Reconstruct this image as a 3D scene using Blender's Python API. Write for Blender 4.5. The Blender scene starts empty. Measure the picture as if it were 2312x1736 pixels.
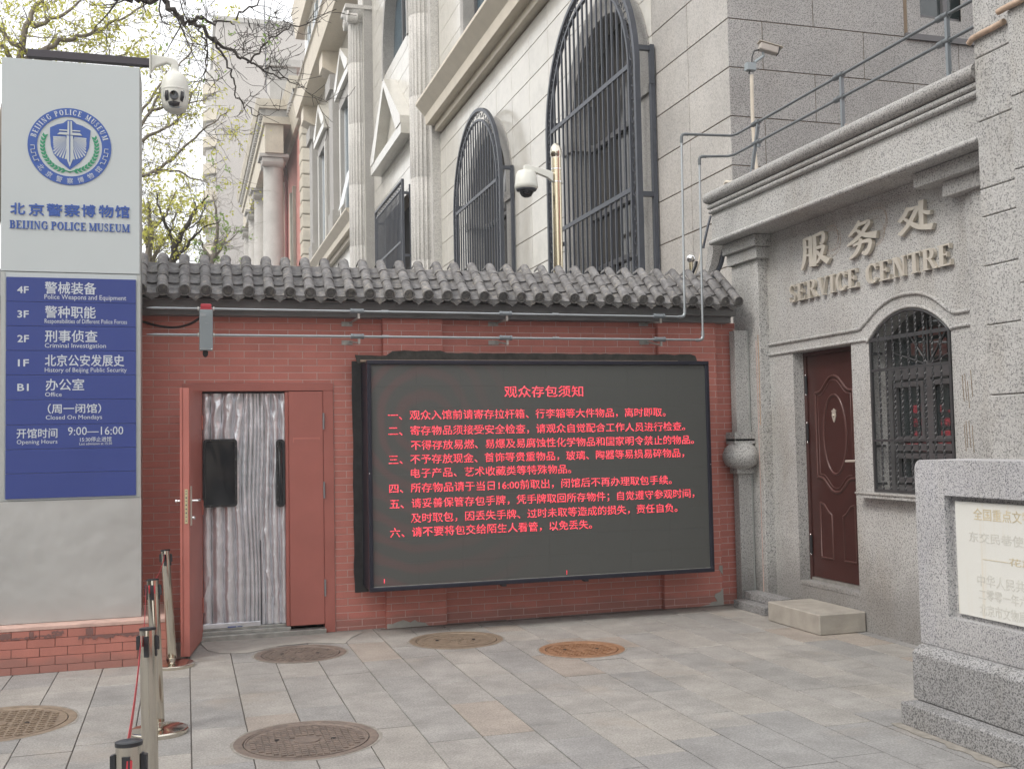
import bpy, math, random
from mathutils import Vector, Matrix
S = bpy.context.scene
COL = S.collection
R = math.radians
random.seed(7)

# ---------------------------------------------------------------- camera
CAM_H = 1.6
FPX = 2420.0
PW, PH = 2312, 1736
def _basis():
    p, ro, ya = R(3.0), R(-1.122), R(16.97)
    f = Vector((0, math.cos(p), math.sin(p))); up = Vector((0, -math.sin(p), math.cos(p))); rt = Vector((1, 0, 0))
    r2 = rt*math.cos(ro) + up*math.sin(ro); u2 = -rt*math.sin(ro) + up*math.cos(ro)
    M = Matrix.Rotation(-ya, 3, 'Z')
    return M @ r2, M @ u2, M @ f
CR, CU, CF = _basis()
C0 = Vector((0, 0, CAM_H))
cd = bpy.data.cameras.new('camera'); cam = bpy.data.objects.new('camera', cd); COL.objects.link(cam)
m = Matrix((CR, CU, -CF)).transposed().to_4x4(); m.translation = C0
cam.matrix_world = m
cd.sensor_fit = 'HORIZONTAL'; cd.sensor_width = 36; cd.lens = 36*FPX/PW
cd.clip_start = 0.05; cd.clip_end = 2000
S.camera = cam

# ---------------------------------------------------------------- world, sun, exposure
SUN_EL, SUN_ROT = R(48), R(248)
W = bpy.data.worlds.new('World'); S.world = W; W.use_nodes = True
nt = W.node_tree; nt.nodes.clear()
sky = nt.nodes.new('ShaderNodeTexSky'); sky.sky_type = 'NISHITA'; sky.sun_disc = False
sky.sun_elevation = SUN_EL; sky.sun_rotation = SUN_ROT; sky.dust_density = 4; sky.air_density = 1.2
b1 = nt.nodes.new('ShaderNodeBackground'); b1.inputs[1].default_value = 0.06
b2 = nt.nodes.new('ShaderNodeBackground'); b2.inputs[0].default_value = (1.0, 0.988, 0.968, 1); b2.inputs[1].default_value = 1.32   # thin bright overcast
ad = nt.nodes.new('ShaderNodeAddShader'); wo = nt.nodes.new('ShaderNodeOutputWorld')
nt.links.new(sky.outputs[0], b1.inputs[0]); nt.links.new(b1.outputs[0], ad.inputs[0]); nt.links.new(b2.outputs[0], ad.inputs[1]); nt.links.new(ad.outputs[0], wo.inputs[0])
sd = bpy.data.lights.new('sun', 'SUN'); sd.energy = 1.8; sd.angle = R(15); sd.color = (1.0, 0.955, 0.90)
sun = bpy.data.objects.new('sun', sd); COL.objects.link(sun)
_sd = Vector((math.sin(SUN_ROT)*math.cos(SUN_EL), math.cos(SUN_ROT)*math.cos(SUN_EL), math.sin(SUN_EL)))
sun.rotation_euler = _sd.to_track_quat('Z', 'Y').to_euler(); sun.location = _sd*60
V = S.view_settings
V.view_transform = 'Standard'; V.look = 'None'; V.gamma = 1; V.exposure = 0.14; V.use_curve_mapping = False

# ---------------------------------------------------------------- pixel -> place helpers (photo pixels onto real planes)
def ray(x, y): return CR*((x-PW/2)/FPX) - CU*((y-PH/2)/FPX) + CF
def onZ(x, y, z=0.0): d = ray(x, y); return C0 + d*((z-CAM_H)/d.z)
def onY(x, y, Y): d = ray(x, y); return C0 + d*(Y/d.y)
def onX(x, y, X): d = ray(x, y); return C0 + d*(X/d.x)

# ---------------------------------------------------------------- object helpers
WM = {}
def tag(o, label=None, cat=None, group=None, kind=None):
    if label: o['label'] = label
    if cat: o['category'] = cat
    if group: o['group'] = group
    if kind: o['kind'] = kind
    return o
def thing(name, loc, label, cat, group=None):
    o = bpy.data.objects.new(name, None); COL.objects.link(o); o.empty_display_size = 0.1
    o.location = loc; WM[o.name] = Matrix.Translation(Vector(loc))
    return tag(o, label, cat, group)
def link(o, parent=None, world=None):
    COL.objects.link(o)
    wm = world if world is not None else Matrix.Identity(4)
    if parent is not None:
        o.parent = parent; o.matrix_parent_inverse = WM[parent.name].inverted()
    o.matrix_basis = wm
    WM[o.name] = wm
    return o
def inst(name, mesh, world, parent=None):
    return link(bpy.data.objects.new(name, mesh), parent, world)
def copy_tree(o, parent=None, delta=None):
    c = o.copy(); COL.objects.link(c)
    if parent is not None: c.parent = parent
    if delta is not None: c.matrix_basis = delta @ o.matrix_basis
    for ch in list(o.children): copy_tree(ch, c)
    return c
class MB:
    def __init__(s): s.v = []; s.f = []
    def add(s, vs, fs):
        n = len(s.v); s.v += [tuple(q) for q in vs]; s.f += [tuple(i+n for i in f) for f in fs]; return s
    def box(s, x0, x1, y0, y1, z0, z1):
        return s.add([(x0,y0,z0),(x1,y0,z0),(x1,y1,z0),(x0,y1,z0),(x0,y0,z1),(x1,y0,z1),(x1,y1,z1),(x0,y1,z1)],
                     [(0,3,2,1),(4,5,6,7),(0,1,5,4),(1,2,6,5),(2,3,7,6),(3,0,4,7)])
    def cbox(s, x0, x1, y0, y1, z0, z1, c=.003):
        vs = []; idx = {}
        X=(x0,x1);Y=(y0,y1);Z=(z0,z1)
        for i in (0,1):
            for j in (0,1):
                for k in (0,1):
                    sx=c if i==0 else -c; sy=c if j==0 else -c; sz=c if k==0 else -c
                    idx[(i,j,k,0)]=len(vs); vs.append((X[i],Y[j]+sy,Z[k]+sz))
                    idx[(i,j,k,1)]=len(vs); vs.append((X[i]+sx,Y[j],Z[k]+sz))
                    idx[(i,j,k,2)]=len(vs); vs.append((X[i]+sx,Y[j]+sy,Z[k]))
        g=lambda i,j,k,a: idx[(i,j,k,a)]
        fs=[(g(0,0,0,0),g(0,0,1,0),g(0,1,1,0),g(0,1,0,0)),(g(1,0,0,0),g(1,1,0,0),g(1,1,1,0),g(1,0,1,0)),
            (g(0,0,0,1),g(1,0,0,1),g(1,0,1,1),g(0,0,1,1)),(g(0,1,0,1),g(0,1,1,1),g(1,1,1,1),g(1,1,0,1)),
            (g(0,0,0,2),g(0,1,0,2),g(1,1,0,2),g(1,0,0,2)),(g(0,0,1,2),g(1,0,1,2),g(1,1,1,2),g(0,1,1,2))]
        for i in (0,1):
            for j in (0,1):
                fs.append((g(i,j,0,0),g(i,j,1,0),g(i,j,1,1),g(i,j,0,1)))
                fs.append((g(i,0,j,0),g(i,1,j,0),g(i,1,j,2),g(i,0,j,2)))
                fs.append((g(0,i,j,1),g(1,i,j,1),g(1,i,j,2),g(0,i,j,2)))
                for k in (0,1): fs.append((g(i,j,k,0),g(i,j,k,1),g(i,j,k,2)))
        return s.add(vs, fs)
    def prism(s, pts, ext):
        pts=[Vector(p) for p in pts]; e=Vector(ext); n=len(pts)
        return s.add(pts+[p+e for p in pts], [tuple(range(n))[::-1], tuple(range(n,2*n))]+[(i,(i+1)%n,n+(i+1)%n,n+i) for i in range(n)])
    def tube(s, pts, r, n=8, cap=True):
        pts=[Vector(p) for p in pts]; N=len(pts); rs=r if isinstance(r,(list,tuple)) else [r]*N
        t0=(pts[1]-pts[0]).normalized(); a=t0.orthogonal().normalized(); vs=[]
        for i,p in enumerate(pts):
            t=((pts[min(i+1,N-1)]-pts[i]).normalized()+(pts[i]-pts[max(i-1,0)]).normalized())
            t=t.normalized() if t.length>1e-6 else t0
            a=(a-t*a.dot(t)).normalized(); b=t.cross(a)
            for k in range(n):
                q=2*math.pi*k/n; vs.append(p+(a*math.cos(q)+b*math.sin(q))*rs[i])
        fs=[(i*n+k,i*n+(k+1)%n,(i+1)*n+(k+1)%n,(i+1)*n+k) for i in range(N-1) for k in range(n)]
        if cap: fs+= [tuple(range(n))[::-1], tuple((N-1)*n+k for k in range(n))]
        return s.add(vs, fs)
    def lathe(s, c, prof, n=24, axis='z', a0=0, a1=2*math.pi):
        c=Vector(c); vs=[]; full=abs(a1-a0-2*math.pi)<1e-6; m=n if full else n+1
        for r,h in prof:
            for k in range(m):
                q=a0+(a1-a0)*k/n; x,y=r*math.cos(q),r*math.sin(q)
                vs.append(c+(Vector((x,y,h)) if axis=='z' else Vector((x,h,y)) if axis=='y' else Vector((h,x,y))))
        fs=[(i*m+k,i*m+(k+1)%m,(i+1)*m+(k+1)%m,(i+1)*m+k) for i in range(len(prof)-1) for k in range(n)]
        return s.add(vs, fs)
    def ball(s, c, r, n=16, sz=1.0):
        return s.lathe(c, [(max(1e-4, r*math.sin(math.pi*i/(n//2))), -r*sz*math.cos(math.pi*i/(n//2))) for i in range(n//2+1)], n)
    def mesh(s, name, mat=None, smooth=False):
        me=bpy.data.meshes.new(name); me.from_pydata(s.v, [], s.f)
        if mat: me.materials.append(mat)
        me.validate(); 
        import bmesh
        bm=bmesh.new(); bm.from_mesh(me); bmesh.ops.recalc_face_normals(bm, faces=bm.faces); bm.to_mesh(me); bm.free()
        if smooth:
            me.polygons.foreach_set('use_smooth',[True]*len(me.polygons))
            try: me.set_sharp_from_angle(angle=R(smooth if smooth is not True else 40))
            except Exception: pass
        return me
    def build(s, name, mat, parent=None, smooth=False, bevel=0):
        o=link(bpy.data.objects.new(name, s.mesh(name, mat, smooth)), parent)
        if bevel:
            b=o.modifiers.new('bevel','BEVEL'); b.width=bevel; b.segments=2; b.limit_method='ANGLE'; b.angle_limit=R(40)
        return o

# ---------------------------------------------------------------- materials
MATS={}
def nodes(name):
    m=bpy.data.materials.new(name); m.use_nodes=True; n=m.node_tree; b=n.nodes['Principled BSDF']; MATS[name]=m
    return m,n,b
def nd(n,t,**k):
    x=n.nodes.new(t)
    for a,v in k.items(): setattr(x,a,v)
    return x
def pos(n): return nd(n,'ShaderNodeNewGeometry').outputs['Position']
def noise(n,vec,scale,detail=3,rough=.55,stretch=None):
    if stretch:
        mp=nd(n,'ShaderNodeMapping'); mp.inputs['Scale'].default_value=stretch; n.links.new(vec,mp.inputs[0]); vec=mp.outputs[0]
    t=nd(n,'ShaderNodeTexNoise'); t.inputs['Scale'].default_value=scale; t.inputs['Detail'].default_value=detail; t.inputs['Roughness'].default_value=rough
    n.links.new(vec,t.inputs['Vector']); return t.outputs['Fac']
def ramp(n,fac,stops,interp='LINEAR'):
    r=nd(n,'ShaderNodeValToRGB'); r.color_ramp.interpolation=interp; e=r.color_ramp.elements
    while len(e)<len(stops): e.new(.5)
    for el,(p,c) in zip(e,stops): el.position=p; el.color=(c,c,c,1) if isinstance(c,(int,float)) else (*c,1)
    n.links.new(fac,r.inputs[0]); return r.outputs[0]
def mix(n,a,b,fac=None,mode='MIX',f=.5):
    x=nd(n,'ShaderNodeMix',data_type='RGBA',blend_type=mode); x.inputs[0].default_value=f
    if fac is not None: n.links.new(fac,x.inputs[0])
    for s,v in ((6,a),(7,b)):
        if isinstance(v,(tuple,list)): x.inputs[s].default_value=(*v[:3],1)
        else: n.links.new(v,x.inputs[s])
    return x.outputs[2]
def math_(n,op,a,b=0.0):
    x=nd(n,'ShaderNodeMath',operation=op)
    for s,v in ((0,a),(1,b)):
        if isinstance(v,(int,float)): x.inputs[s].default_value=v
        else: n.links.new(v,x.inputs[s])
    return x.outputs[0]
def bump(n,b,h,strength=.3,dist=.01):
    x=nd(n,'ShaderNodeBump'); x.inputs['Strength'].default_value=strength; x.inputs['Distance'].default_value=dist
    n.links.new(h,x.inputs['Height']); n.links.new(x.outputs[0],b.inputs['Normal'])
def objrand(n): return nd(n,'ShaderNodeObjectInfo').outputs['Random']
def plain(name,c,rough=.6,metal=0,var=.12,vscale=6,bmp=.15,bscale=60,rnd=0.0,spec=.5,coat=0):
    m,n,b=nodes(name); p=pos(n)
    f=noise(n,p,vscale,4); v=ramp(n,f,[(.25,1-var),(.75,1+var)])
    col=mix(n,c,v,mode='MULTIPLY',f=1)
    if rnd:
        r=ramp(n,objrand(n),[(0,1-rnd),(1,1+rnd)]); col=mix(n,col,r,mode='MULTIPLY',f=1)
    n.links.new(col,b.inputs['Base Color']); b.inputs['Roughness'].default_value=rough; b.inputs['Metallic'].default_value=metal
    b.inputs['Specular IOR Level'].default_value=spec; b.inputs['Coat Weight'].default_value=coat
    if bmp: bump(n,b,noise(n,p,bscale,3),bmp,.004)
    return m
def granite(name,light,dark,scale=70,lo=.40,hi=.56,stain=(.66,.60,.52),stain_amt=.55,rough=.75,rnd=.05,grime=None,streak=True):
    m,n,b=nodes(name); p=pos(n)
    f=noise(n,p,scale,2.5,.7); sp=ramp(n,f,[(lo,dark),((lo+hi)/2,tuple((a*1.6+c*.6)/2.2 for a,c in zip(light,dark))),(hi,light)])
    f2=noise(n,p,scale*2.3,1.5,.6); fine=ramp(n,f2,[(.38,.72),(.6,1.1)]); col=mix(n,sp,fine,mode='MULTIPLY',f=.7)
    big=noise(n,p,1.3,5,.6); bigv=ramp(n,big,[(.3,.86),(.7,1.08)]); col=mix(n,col,bigv,mode='MULTIPLY',f=1)
    if rnd: col=mix(n,col,ramp(n,objrand(n),[(0,1-rnd),(1,1+rnd)]),mode='MULTIPLY',f=1)
    if stain_amt:
        st=noise(n,p,2.2,5,.65,stretch=(1,1,.35) if streak else None)
        sm=ramp(n,st,[(.5,0),(.72,stain_amt)]); col=mix(n,col,mix(n,col,stain,mode='MULTIPLY',f=1),fac=sm)
    if grime:
        sep=nd(n,'ShaderNodeSeparateXYZ'); n.links.new(p,sep.inputs[0])
        g=math_(n,'ADD',sep.outputs[2],math_(n,'MULTIPLY',noise(n,p,3,4),-.5)); gm=ramp(n,g,[(0,grime),(.45,0)])
        col=mix(n,col,(.11,.105,.1),fac=gm)
    n.links.new(col,b.inputs['Base Color']); b.inputs['Roughness'].default_value=rough
    bump(n,b,f,.25,.003); return m
def metal(name,c,rough=.25,var=.1,scale=8,streaks=False):
    m,n,b=nodes(name); p=pos(n); b.inputs['Metallic'].default_value=1
    f=noise(n,p,scale,4,stretch=(1,1,.05) if streaks else None)
    n.links.new(mix(n,c,ramp(n,f,[(.3,1-var),(.7,1+var)]),mode='MULTIPLY',f=1),b.inputs['Base Color'])
    n.links.new(ramp(n,f,[(.3,rough*.7),(.7,rough*1.3)]),b.inputs['Roughness']); return m

def brickmat(name,c,fade=None,rnd=.055):
    m,n,b=nodes(name); p=pos(n)
    f=noise(n,p,5,5,.6); col=mix(n,c,ramp(n,f,[(.3,.93),(.7,1.07)]),mode='MULTIPLY',f=1)
    col=mix(n,col,ramp(n,objrand(n),[(0,1-rnd),(1,1+rnd)]),mode='MULTIPLY',f=1)
    fine=noise(n,p,90,3); col=mix(n,col,ramp(n,fine,[(.3,.95),(.7,1.04)]),mode='MULTIPLY',f=1)
    wear=noise(n,p,9,6,.7); col=mix(n,col,(.5,.3,.27),fac=ramp(n,wear,[(.66,0),(.72,.45)]))
    # grime rising from the pavement
    sep=nd(n,'ShaderNodeSeparateXYZ'); n.links.new(p,sep.inputs[0])
    g=math_(n,'ADD',sep.outputs[2],math_(n,'MULTIPLY',noise(n,p,4,5),-.15)); col=mix(n,col,(.15,.12,.11),fac=ramp(n,g,[(0,.38),(.05,.0)]))
    n.links.new(col,b.inputs['Base Color']); b.inputs['Roughness'].default_value=.62; bump(n,b,fine,.25,.003); return m

M={}
M['brick']=brickmat('red_brick',(.54,.195,.160))
M['brick_low']=brickmat('plinth_brick',(.42,.165,.13))
M['mortar']=plain('mortar',(.62,.46,.42),.85,var=.15)
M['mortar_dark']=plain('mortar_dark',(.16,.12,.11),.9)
M['plaster']=plain('bare_plaster',(.36,.355,.33),.9,var=.15,vscale=14,bmp=.5)
M['concrete']=plain('beam_concrete',(.185,.186,.19),.8,var=.18,vscale=3,bmp=.3)
M['capstone']=plain('plinth_cap',(.52,.36,.31),.85,var=.2,vscale=10)
M['granite']=granite('granite_light',(.505,.505,.495),(.145,.147,.15),92,.375,.55,grime=.55)
M['granite_mon']=granite('granite_monument',(.50,.50,.505),(.12,.125,.14),125,.38,.55,stain=(.75,.78,.95),stain_amt=.3,grime=.25)
M['granite_dk']=granite('granite_plinth',(.45,.455,.46),(.08,.085,.095),110,.41,.58,stain=(.6,.55,.45),stain_amt=.35,grime=.35)
M['granite_side']=granite('granite_side_wall',(.405,.40,.39),(.145,.145,.145),80,.385,.56,stain_amt=.15,rnd=.06)
M['granite_fac']=granite('granite_facade',(.52,.50,.47),(.36,.345,.33),45,.36,.6,stain_amt=.15,rnd=.05,rough=.5)
M['granite_win']=granite('granite_window',(.42,.41,.39),(.22,.215,.21),60,.36,.6,stain_amt=.1)
M['joint']=plain('joint_mortar',(.22,.17,.12),.9)
def marble():
    m,n,b=nodes('polished_marble'); p=pos(n)
    f=noise(n,p,2.2,8,.62); col=ramp(n,f,[(.3,(.52,.505,.46)),(.5,(.60,.585,.535)),(.7,(.55,.535,.49))])
    vein=noise(n,p,1.4,10,.75); col=mix(n,col,(.46,.45,.43),fac=ramp(n,vein,[(.485,0),(.5,.5),(.515,0)]))
    col=mix(n,col,ramp(n,objrand(n),[(0,.94),(1,1.05)]),mode='MULTIPLY',f=1)
    n.links.new(col,b.inputs['Base Color']); b.inputs['Roughness'].default_value=.16; return m
M['marble']=marble()
M['cream']=plain('cream_stone',(.60,.54,.44),.5,var=.08,vscale=3)
M['column']=granite('column_stone',(.62,.61,.58),(.40,.39,.38),30,.3,.6,stain_amt=.1,rnd=.02,rough=.6)
M['oldstone']=plain('old_cream_stone',(.50,.46,.38),.8,var=.18,vscale=1.2)
M['fargrey']=plain('old_grey_stone',(.42,.41,.39),.8,var=.15,vscale=1.5)
M['redwall']=plain('far_red_brick',(.50,.22,.19),.85,var=.12,vscale=2)
M['tower']=plain('tower_render',(.47,.445,.42),.9,var=.07,vscale=.35,bmp=.1)
M['iron']=plain('black_iron',(.062,.070,.088),.45,.2,var=.15)
M['iron2']=plain('dark_iron',(.06,.062,.066),.5,.3,var=.2)
M['steelgrey']=plain('galvanised_pipe',(.34,.37,.39),.42,.55,var=.1)
M['clamp']=plain('grey_clamp',(.19,.215,.235),.45,.1,var=.1)
M['pipegreen']=plain('grey_rail',(.13,.145,.155),.5,.2,var=.12)
M['chrome']=metal('polished_steel',(.62,.58,.50),.13,.06,3,True)
M['chrome2']=metal('bright_steel',(.80,.80,.80),.18)
M['brass']=metal('champagne_steel',(.74,.66,.50),.20,.05,6,True)
M['gold']=plain('brushed_gold_steel',(.60,.56,.49),.38,.45,var=.06,vscale=10,bmp=0)
M['lockbrass']=metal('lock_brass',(.62,.56,.36),.35)
M['white']=plain('white_plastic',(.66,.67,.62),.42,var=.04)
M['black']=plain('black_plastic',(.022,.024,.028),.4,var=.2)
M['belt']=plain('red_belt',(.50,.045,.06),.55,var=.1)
M['lampred']=plain('red_lamp',(.45,.05,.07),.3,var=.05,bmp=0)
M['boxgrey']=plain('grey_box',(.27,.31,.33),.5,var=.05)
M['signwhite']=plain('sign_panel',(.50,.55,.56),.38,var=.03,vscale=.8,bmp=.02)
def lowpanel():
    m,n,b=nodes('dented_panel'); p=pos(n)
    f=noise(n,p,2.5,4); col=mix(n,(.43,.435,.425),ramp(n,f,[(.3,.95),(.7,1.05)]),mode='MULTIPLY',f=1)
    g=noise(n,p,22,6,.7,stretch=(1,1,.15)); col=mix(n,col,(.36,.45,.43),fac=ramp(n,g,[(.66,0),(.74,.35)]))
    n.links.new(col,b.inputs['Base Color']); b.inputs['Roughness'].default_value=.42; b.inputs['Metallic'].default_value=.25
    bump(n,b,noise(n,p,3.2,2),.35,.05); return m
M['lowpanel']=lowpanel()
M['signframe']=plain('aluminium_edge',(.42,.44,.43),.4,.4,var=.06)
M['signside']=plain('sign_side',(.22,.23,.22),.5,.2)
M['blue']=plain('blue_panel',(.032,.055,.235),.5,var=.05,vscale=2,bmp=.02)
M['blueink']=plain('blue_ink',(.04,.10,.36),.45,var=.04,bmp=0)
M['greenink']=plain('green_ink',(.03,.27,.14),.45,var=.05,bmp=0)
M['whiteink']=plain('white_ink',(.56,.61,.66),.5,var=.03,bmp=0)
M['darksteel']=plain('dark_beam',(.06,.055,.065),.5,.3)
M['doorred']=plain('red_door_paint',(.41,.140,.115),.48,var=.10,vscale=3,bmp=.06)
M['doordark']=plain('maroon_door',(.052,.020,.018),.33,var=.15,vscale=5,bmp=.03)
M['doorrim']=plain('maroon_moulding',(.085,.038,.033),.28,var=.15,bmp=0)
M['rubber']=plain('black_foam',(.028,.028,.03),.8,var=.35,vscale=14,bmp=.7,bscale=30)
M['tapetop']=plain('torn_tar_tape',(.06,.058,.052),.75,var=.5,vscale=12,bmp=.8,bscale=25)
M['ledframe']=plain('led_frame',(.022,.024,.038),.35,.3,var=.1)
M['alu']=plain('alu_threshold',(.40,.40,.38),.4,.6,var=.25,vscale=16)
M['winframe']=plain('grey_window_frame',(.115,.115,.12),.45,.2,var=.05)
M['winwhite']=plain('white_window_frame',(.66,.70,.72),.4,var=.04)
M['cable']=plain('black_cable',(.03,.03,.032),.6)
M['cream_cable']=plain('cream_conduit',(.55,.50,.42),.55)
M['rustpipe']=plain('rusty_conduit',(.42,.31,.23),.6,var=.3,vscale=18)
M['red_pipe']=plain('red_drain_pipe',(.20,.05,.05),.5)
M['concstep']=plain('worn_concrete',(.33,.31,.275),.85,var=.2,vscale=6,bmp=.5,bscale=40)
M['dark']=plain('dark_void',(.012,.012,.014),.9,bmp=0)
def glass(name,c=(.02,.028,.03),rough=.04):
    m,n,b=nodes(name); p=pos(n)
    n.links.new(mix(n,c,ramp(n,noise(n,p,1.5,3),[(.3,.7),(.7,1.3)]),mode='MULTIPLY',f=1),b.inputs['Base Color'])
    b.inputs['Roughness'].default_value=rough; b.inputs['Specular IOR Level'].default_value=.9
    return m
M['glass']=glass('dark_window_glass'); M['glass4']=glass('shop_glass'); M['glass4'].node_tree.nodes['Principled BSDF'].inputs['IOR'].default_value=2.1; M['glass3']=glass('dusty_window_glass',(.05,.047,.043),.08); M['glass2']=glass('far_window_glass',(.05,.09,.12),.03)  # grilled museum glass: base lightened in place of what it reflects
M['vinyl']=glass('clear_vinyl',(.010,.013,.018),.10)
def tilemat(name,c,rnd=.12):
    m,n,b=nodes(name); tc=nd(n,'ShaderNodeTexCoord'); oi=nd(n,'ShaderNodeObjectInfo')
    va=nd(n,'ShaderNodeVectorMath',operation='ADD'); n.links.new(pos(n),va.inputs[0]); n.links.new(oi.outputs['Random'],va.inputs[1])
    p=va.outputs[0]; f=noise(n,p,16,5,.65)
    col=mix(n,c,ramp(n,f,[(.35,.60),(.65,1.25)]),mode='MULTIPLY',f=1)
    l=noise(n,p,34,5,.7); col=mix(n,col,(.34,.31,.26),fac=ramp(n,math_(n,'ADD',l,math_(n,'MULTIPLY',noise(n,p,4,2),.25)),[(.66,0),(.78,.55)]))
    col=mix(n,col,ramp(n,oi.outputs['Random'],[(0,1-rnd),(1,1+rnd)]),mode='MULTIPLY',f=1)
    n.links.new(col,b.inputs['Base Color']); b.inputs['Roughness'].default_value=.78; bump(n,b,l,.4,.004); return m
M['tile']=tilemat('grey_clay_tile',(.168,.165,.168))
M['tileend']=tilemat('clay_tile_end',(.13,.127,.125))
def pavemat():
    m,n,b=nodes('paving_granite'); p=pos(n); oi=nd(n,'ShaderNodeObjectInfo'); va=nd(n,'ShaderNodeVectorMath',operation='ADD'); sc_=nd(n,'ShaderNodeMath',operation='MULTIPLY'); sc_.inputs[1].default_value=37.0; n.links.new(oi.outputs['Random'],sc_.inputs[0]); n.links.new(p,va.inputs[0]); n.links.new(sc_.outputs[0],va.inputs[1]); q=va.outputs[0]
    base=ramp(n,oi.outputs['Random'],[(0,(.325,.315,.298)),(.12,(.288,.284,.275)),(.22,(.332,.321,.303)),(.38,(.352,.337,.313)),(.55,(.310,.304,.292)),(.68,(.345,.332,.310)),(.84,(.322,.313,.298)),(.94,(.345,.308,.272)),(.98,(.292,.290,.286))],'CONSTANT')
    f=noise(n,p,85,3,.75); col=mix(n,base,ramp(n,f,[(.38,.74),(.62,1.14)]),mode='MULTIPLY',f=1)
    g=noise(n,q,4.5,7,.7); col=mix(n,col,ramp(n,g,[(.32,.80),(.68,1.10)]),mode='MULTIPLY',f=1)
    s=noise(n,p,6,6,.6); col=mix(n,col,(.16,.15,.14),fac=ramp(n,s,[(.68,0),(.80,.6)])); gum=noise(n,p,26,2,.4); col=mix(n,col,(.12,.115,.11),fac=ramp(n,gum,[(.755,0),(.775,.55)])); dirt=noise(n,p,1.7,7,.7); col=mix(n,col,ramp(n,dirt,[(.35,.82),(.65,1.07)]),mode='MULTIPLY',f=1)
    s2=noise(n,p,1.1,4,.6); col=mix(n,col,(.36,.29,.22),fac=ramp(n,s2,[(.58,0),(.75,.35)]))
    n.links.new(col,b.inputs['Base Color']); b.inputs['Roughness'].default_value=.68; bump(n,b,f,.2,.003); return m
M['pave']=pavemat()
M['pavejoint']=plain('sandy_joint',(.11,.10,.09),.95,bmp=.6)
M['patch']=plain('cement_patch',(.36,.345,.315),.9,var=.14,vscale=9,bmp=.5)
M['collar']=plain('dirty_collar',(.25,.235,.21),.95,var=.25,vscale=20,bmp=.5); M['patch_b']=plain('pale_patch',(.42,.43,.45),.8,var=.06,vscale=9)
M['ground']=plain('asphalt',(.075,.075,.075),.9,vscale=3)
def ironcover(name,c,c2,sc):
    m,n,b=nodes(name); p=pos(n); f=noise(n,p,14,6,.7)
    n.links.new(mix(n,c,c2,fac=ramp(n,f,[(.38,0),(.62,1)])),b.inputs['Base Color']); b.inputs['Roughness'].default_value=.62; b.inputs['Metallic'].default_value=.25
    bump(n,b,noise(n,p,80,3),.5,.004); return m
M['cover_grey']=ironcover('iron_cover_grey',(.15,.125,.11),(.23,.185,.155),1)
M['cover_brown']=ironcover('iron_cover_brown',(.20,.155,.115),(.27,.215,.16),1)
M['cover_rust']=ironcover('iron_cover_rust',(.24,.13,.07),(.34,.20,.12),1)
def silver():
    m,n,b=nodes('silver_quilt'); p=pos(n); b.inputs['Metallic'].default_value=.62
    n.links.new(mix(n,(.78,.80,.84),ramp(n,noise(n,p,7,4),[(.3,.85),(.7,1.1)]),mode='MULTIPLY',f=1),b.inputs['Base Color']); b.inputs['Roughness'].default_value=.32
    bump(n,b,noise(n,p,11,4,.55,stretch=(1,1,1.3)),.5,.016); return m
M['silver']=silver()
M['plaque']=None
def plaquemat():
    m,n,b=nodes('white_marble_plaque'); p=pos(n)
    f=noise(n,p,9,5,.6,stretch=(1,2.5,.12)); col=mix(n,(.66,.67,.64),(.60,.53,.40),fac=ramp(n,f,[(.56,0),(.74,.5)]))
    n.links.new(col,b.inputs['Base Color']); b.inputs['Roughness'].default_value=.4; return m
M['plaque']=plaquemat()
M['carve']=plain('faded_gilt_carving',(.56,.49,.34),.7,var=.25,vscale=12)
M['carve2']=plain('worn_carving',(.57,.57,.53),.7,var=.1)
M['bark']=plain('dark_bark',(.055,.048,.042),.9,var=.3)
M['bark2']=plain('grey_bark',(.22,.195,.165),.9,var=.25)
def leafmat(name,c):
    m,n,b=nodes(name); f=noise(n,pos(n),3,3)
    n.links.new(mix(n,c,ramp(n,f,[(.3,.65),(.7,1.35)]),mode='MULTIPLY',f=1),b.inputs['Base Color']); b.inputs['Roughness'].default_value=.6
    tr=nd(n,'ShaderNodeBsdfTranslucent'); tr.inputs[0].default_value=(*[min(1,x*1.3) for x in c],1); mx=nd(n,'ShaderNodeMixShader'); mx.inputs[0].default_value=.5
    out=n.nodes['Material Output']; n.links.new(b.outputs[0],mx.inputs[1]); n.links.new(tr.outputs[0],mx.inputs[2]); n.links.new(mx.outputs[0],out.inputs[0]); return m
M['leaf']=leafmat('young_leaf',(.58,.58,.13)); M['leaf2']=leafmat('green_leaf',(.26,.38,.11))
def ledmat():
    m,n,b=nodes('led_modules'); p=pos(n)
    # faint moire rings painted into the module colour, fading to the right
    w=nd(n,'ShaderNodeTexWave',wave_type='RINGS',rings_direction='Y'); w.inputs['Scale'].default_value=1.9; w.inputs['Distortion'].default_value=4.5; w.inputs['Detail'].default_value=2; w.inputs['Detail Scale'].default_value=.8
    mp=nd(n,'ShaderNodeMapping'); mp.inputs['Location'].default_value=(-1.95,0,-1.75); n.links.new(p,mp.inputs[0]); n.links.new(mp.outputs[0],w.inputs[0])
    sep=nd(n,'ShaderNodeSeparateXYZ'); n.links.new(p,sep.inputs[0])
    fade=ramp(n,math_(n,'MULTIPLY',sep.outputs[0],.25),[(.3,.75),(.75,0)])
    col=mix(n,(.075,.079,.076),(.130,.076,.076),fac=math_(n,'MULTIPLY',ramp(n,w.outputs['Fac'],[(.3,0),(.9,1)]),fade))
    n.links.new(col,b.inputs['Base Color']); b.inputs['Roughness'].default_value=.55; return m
M['led']=ledmat()
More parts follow.
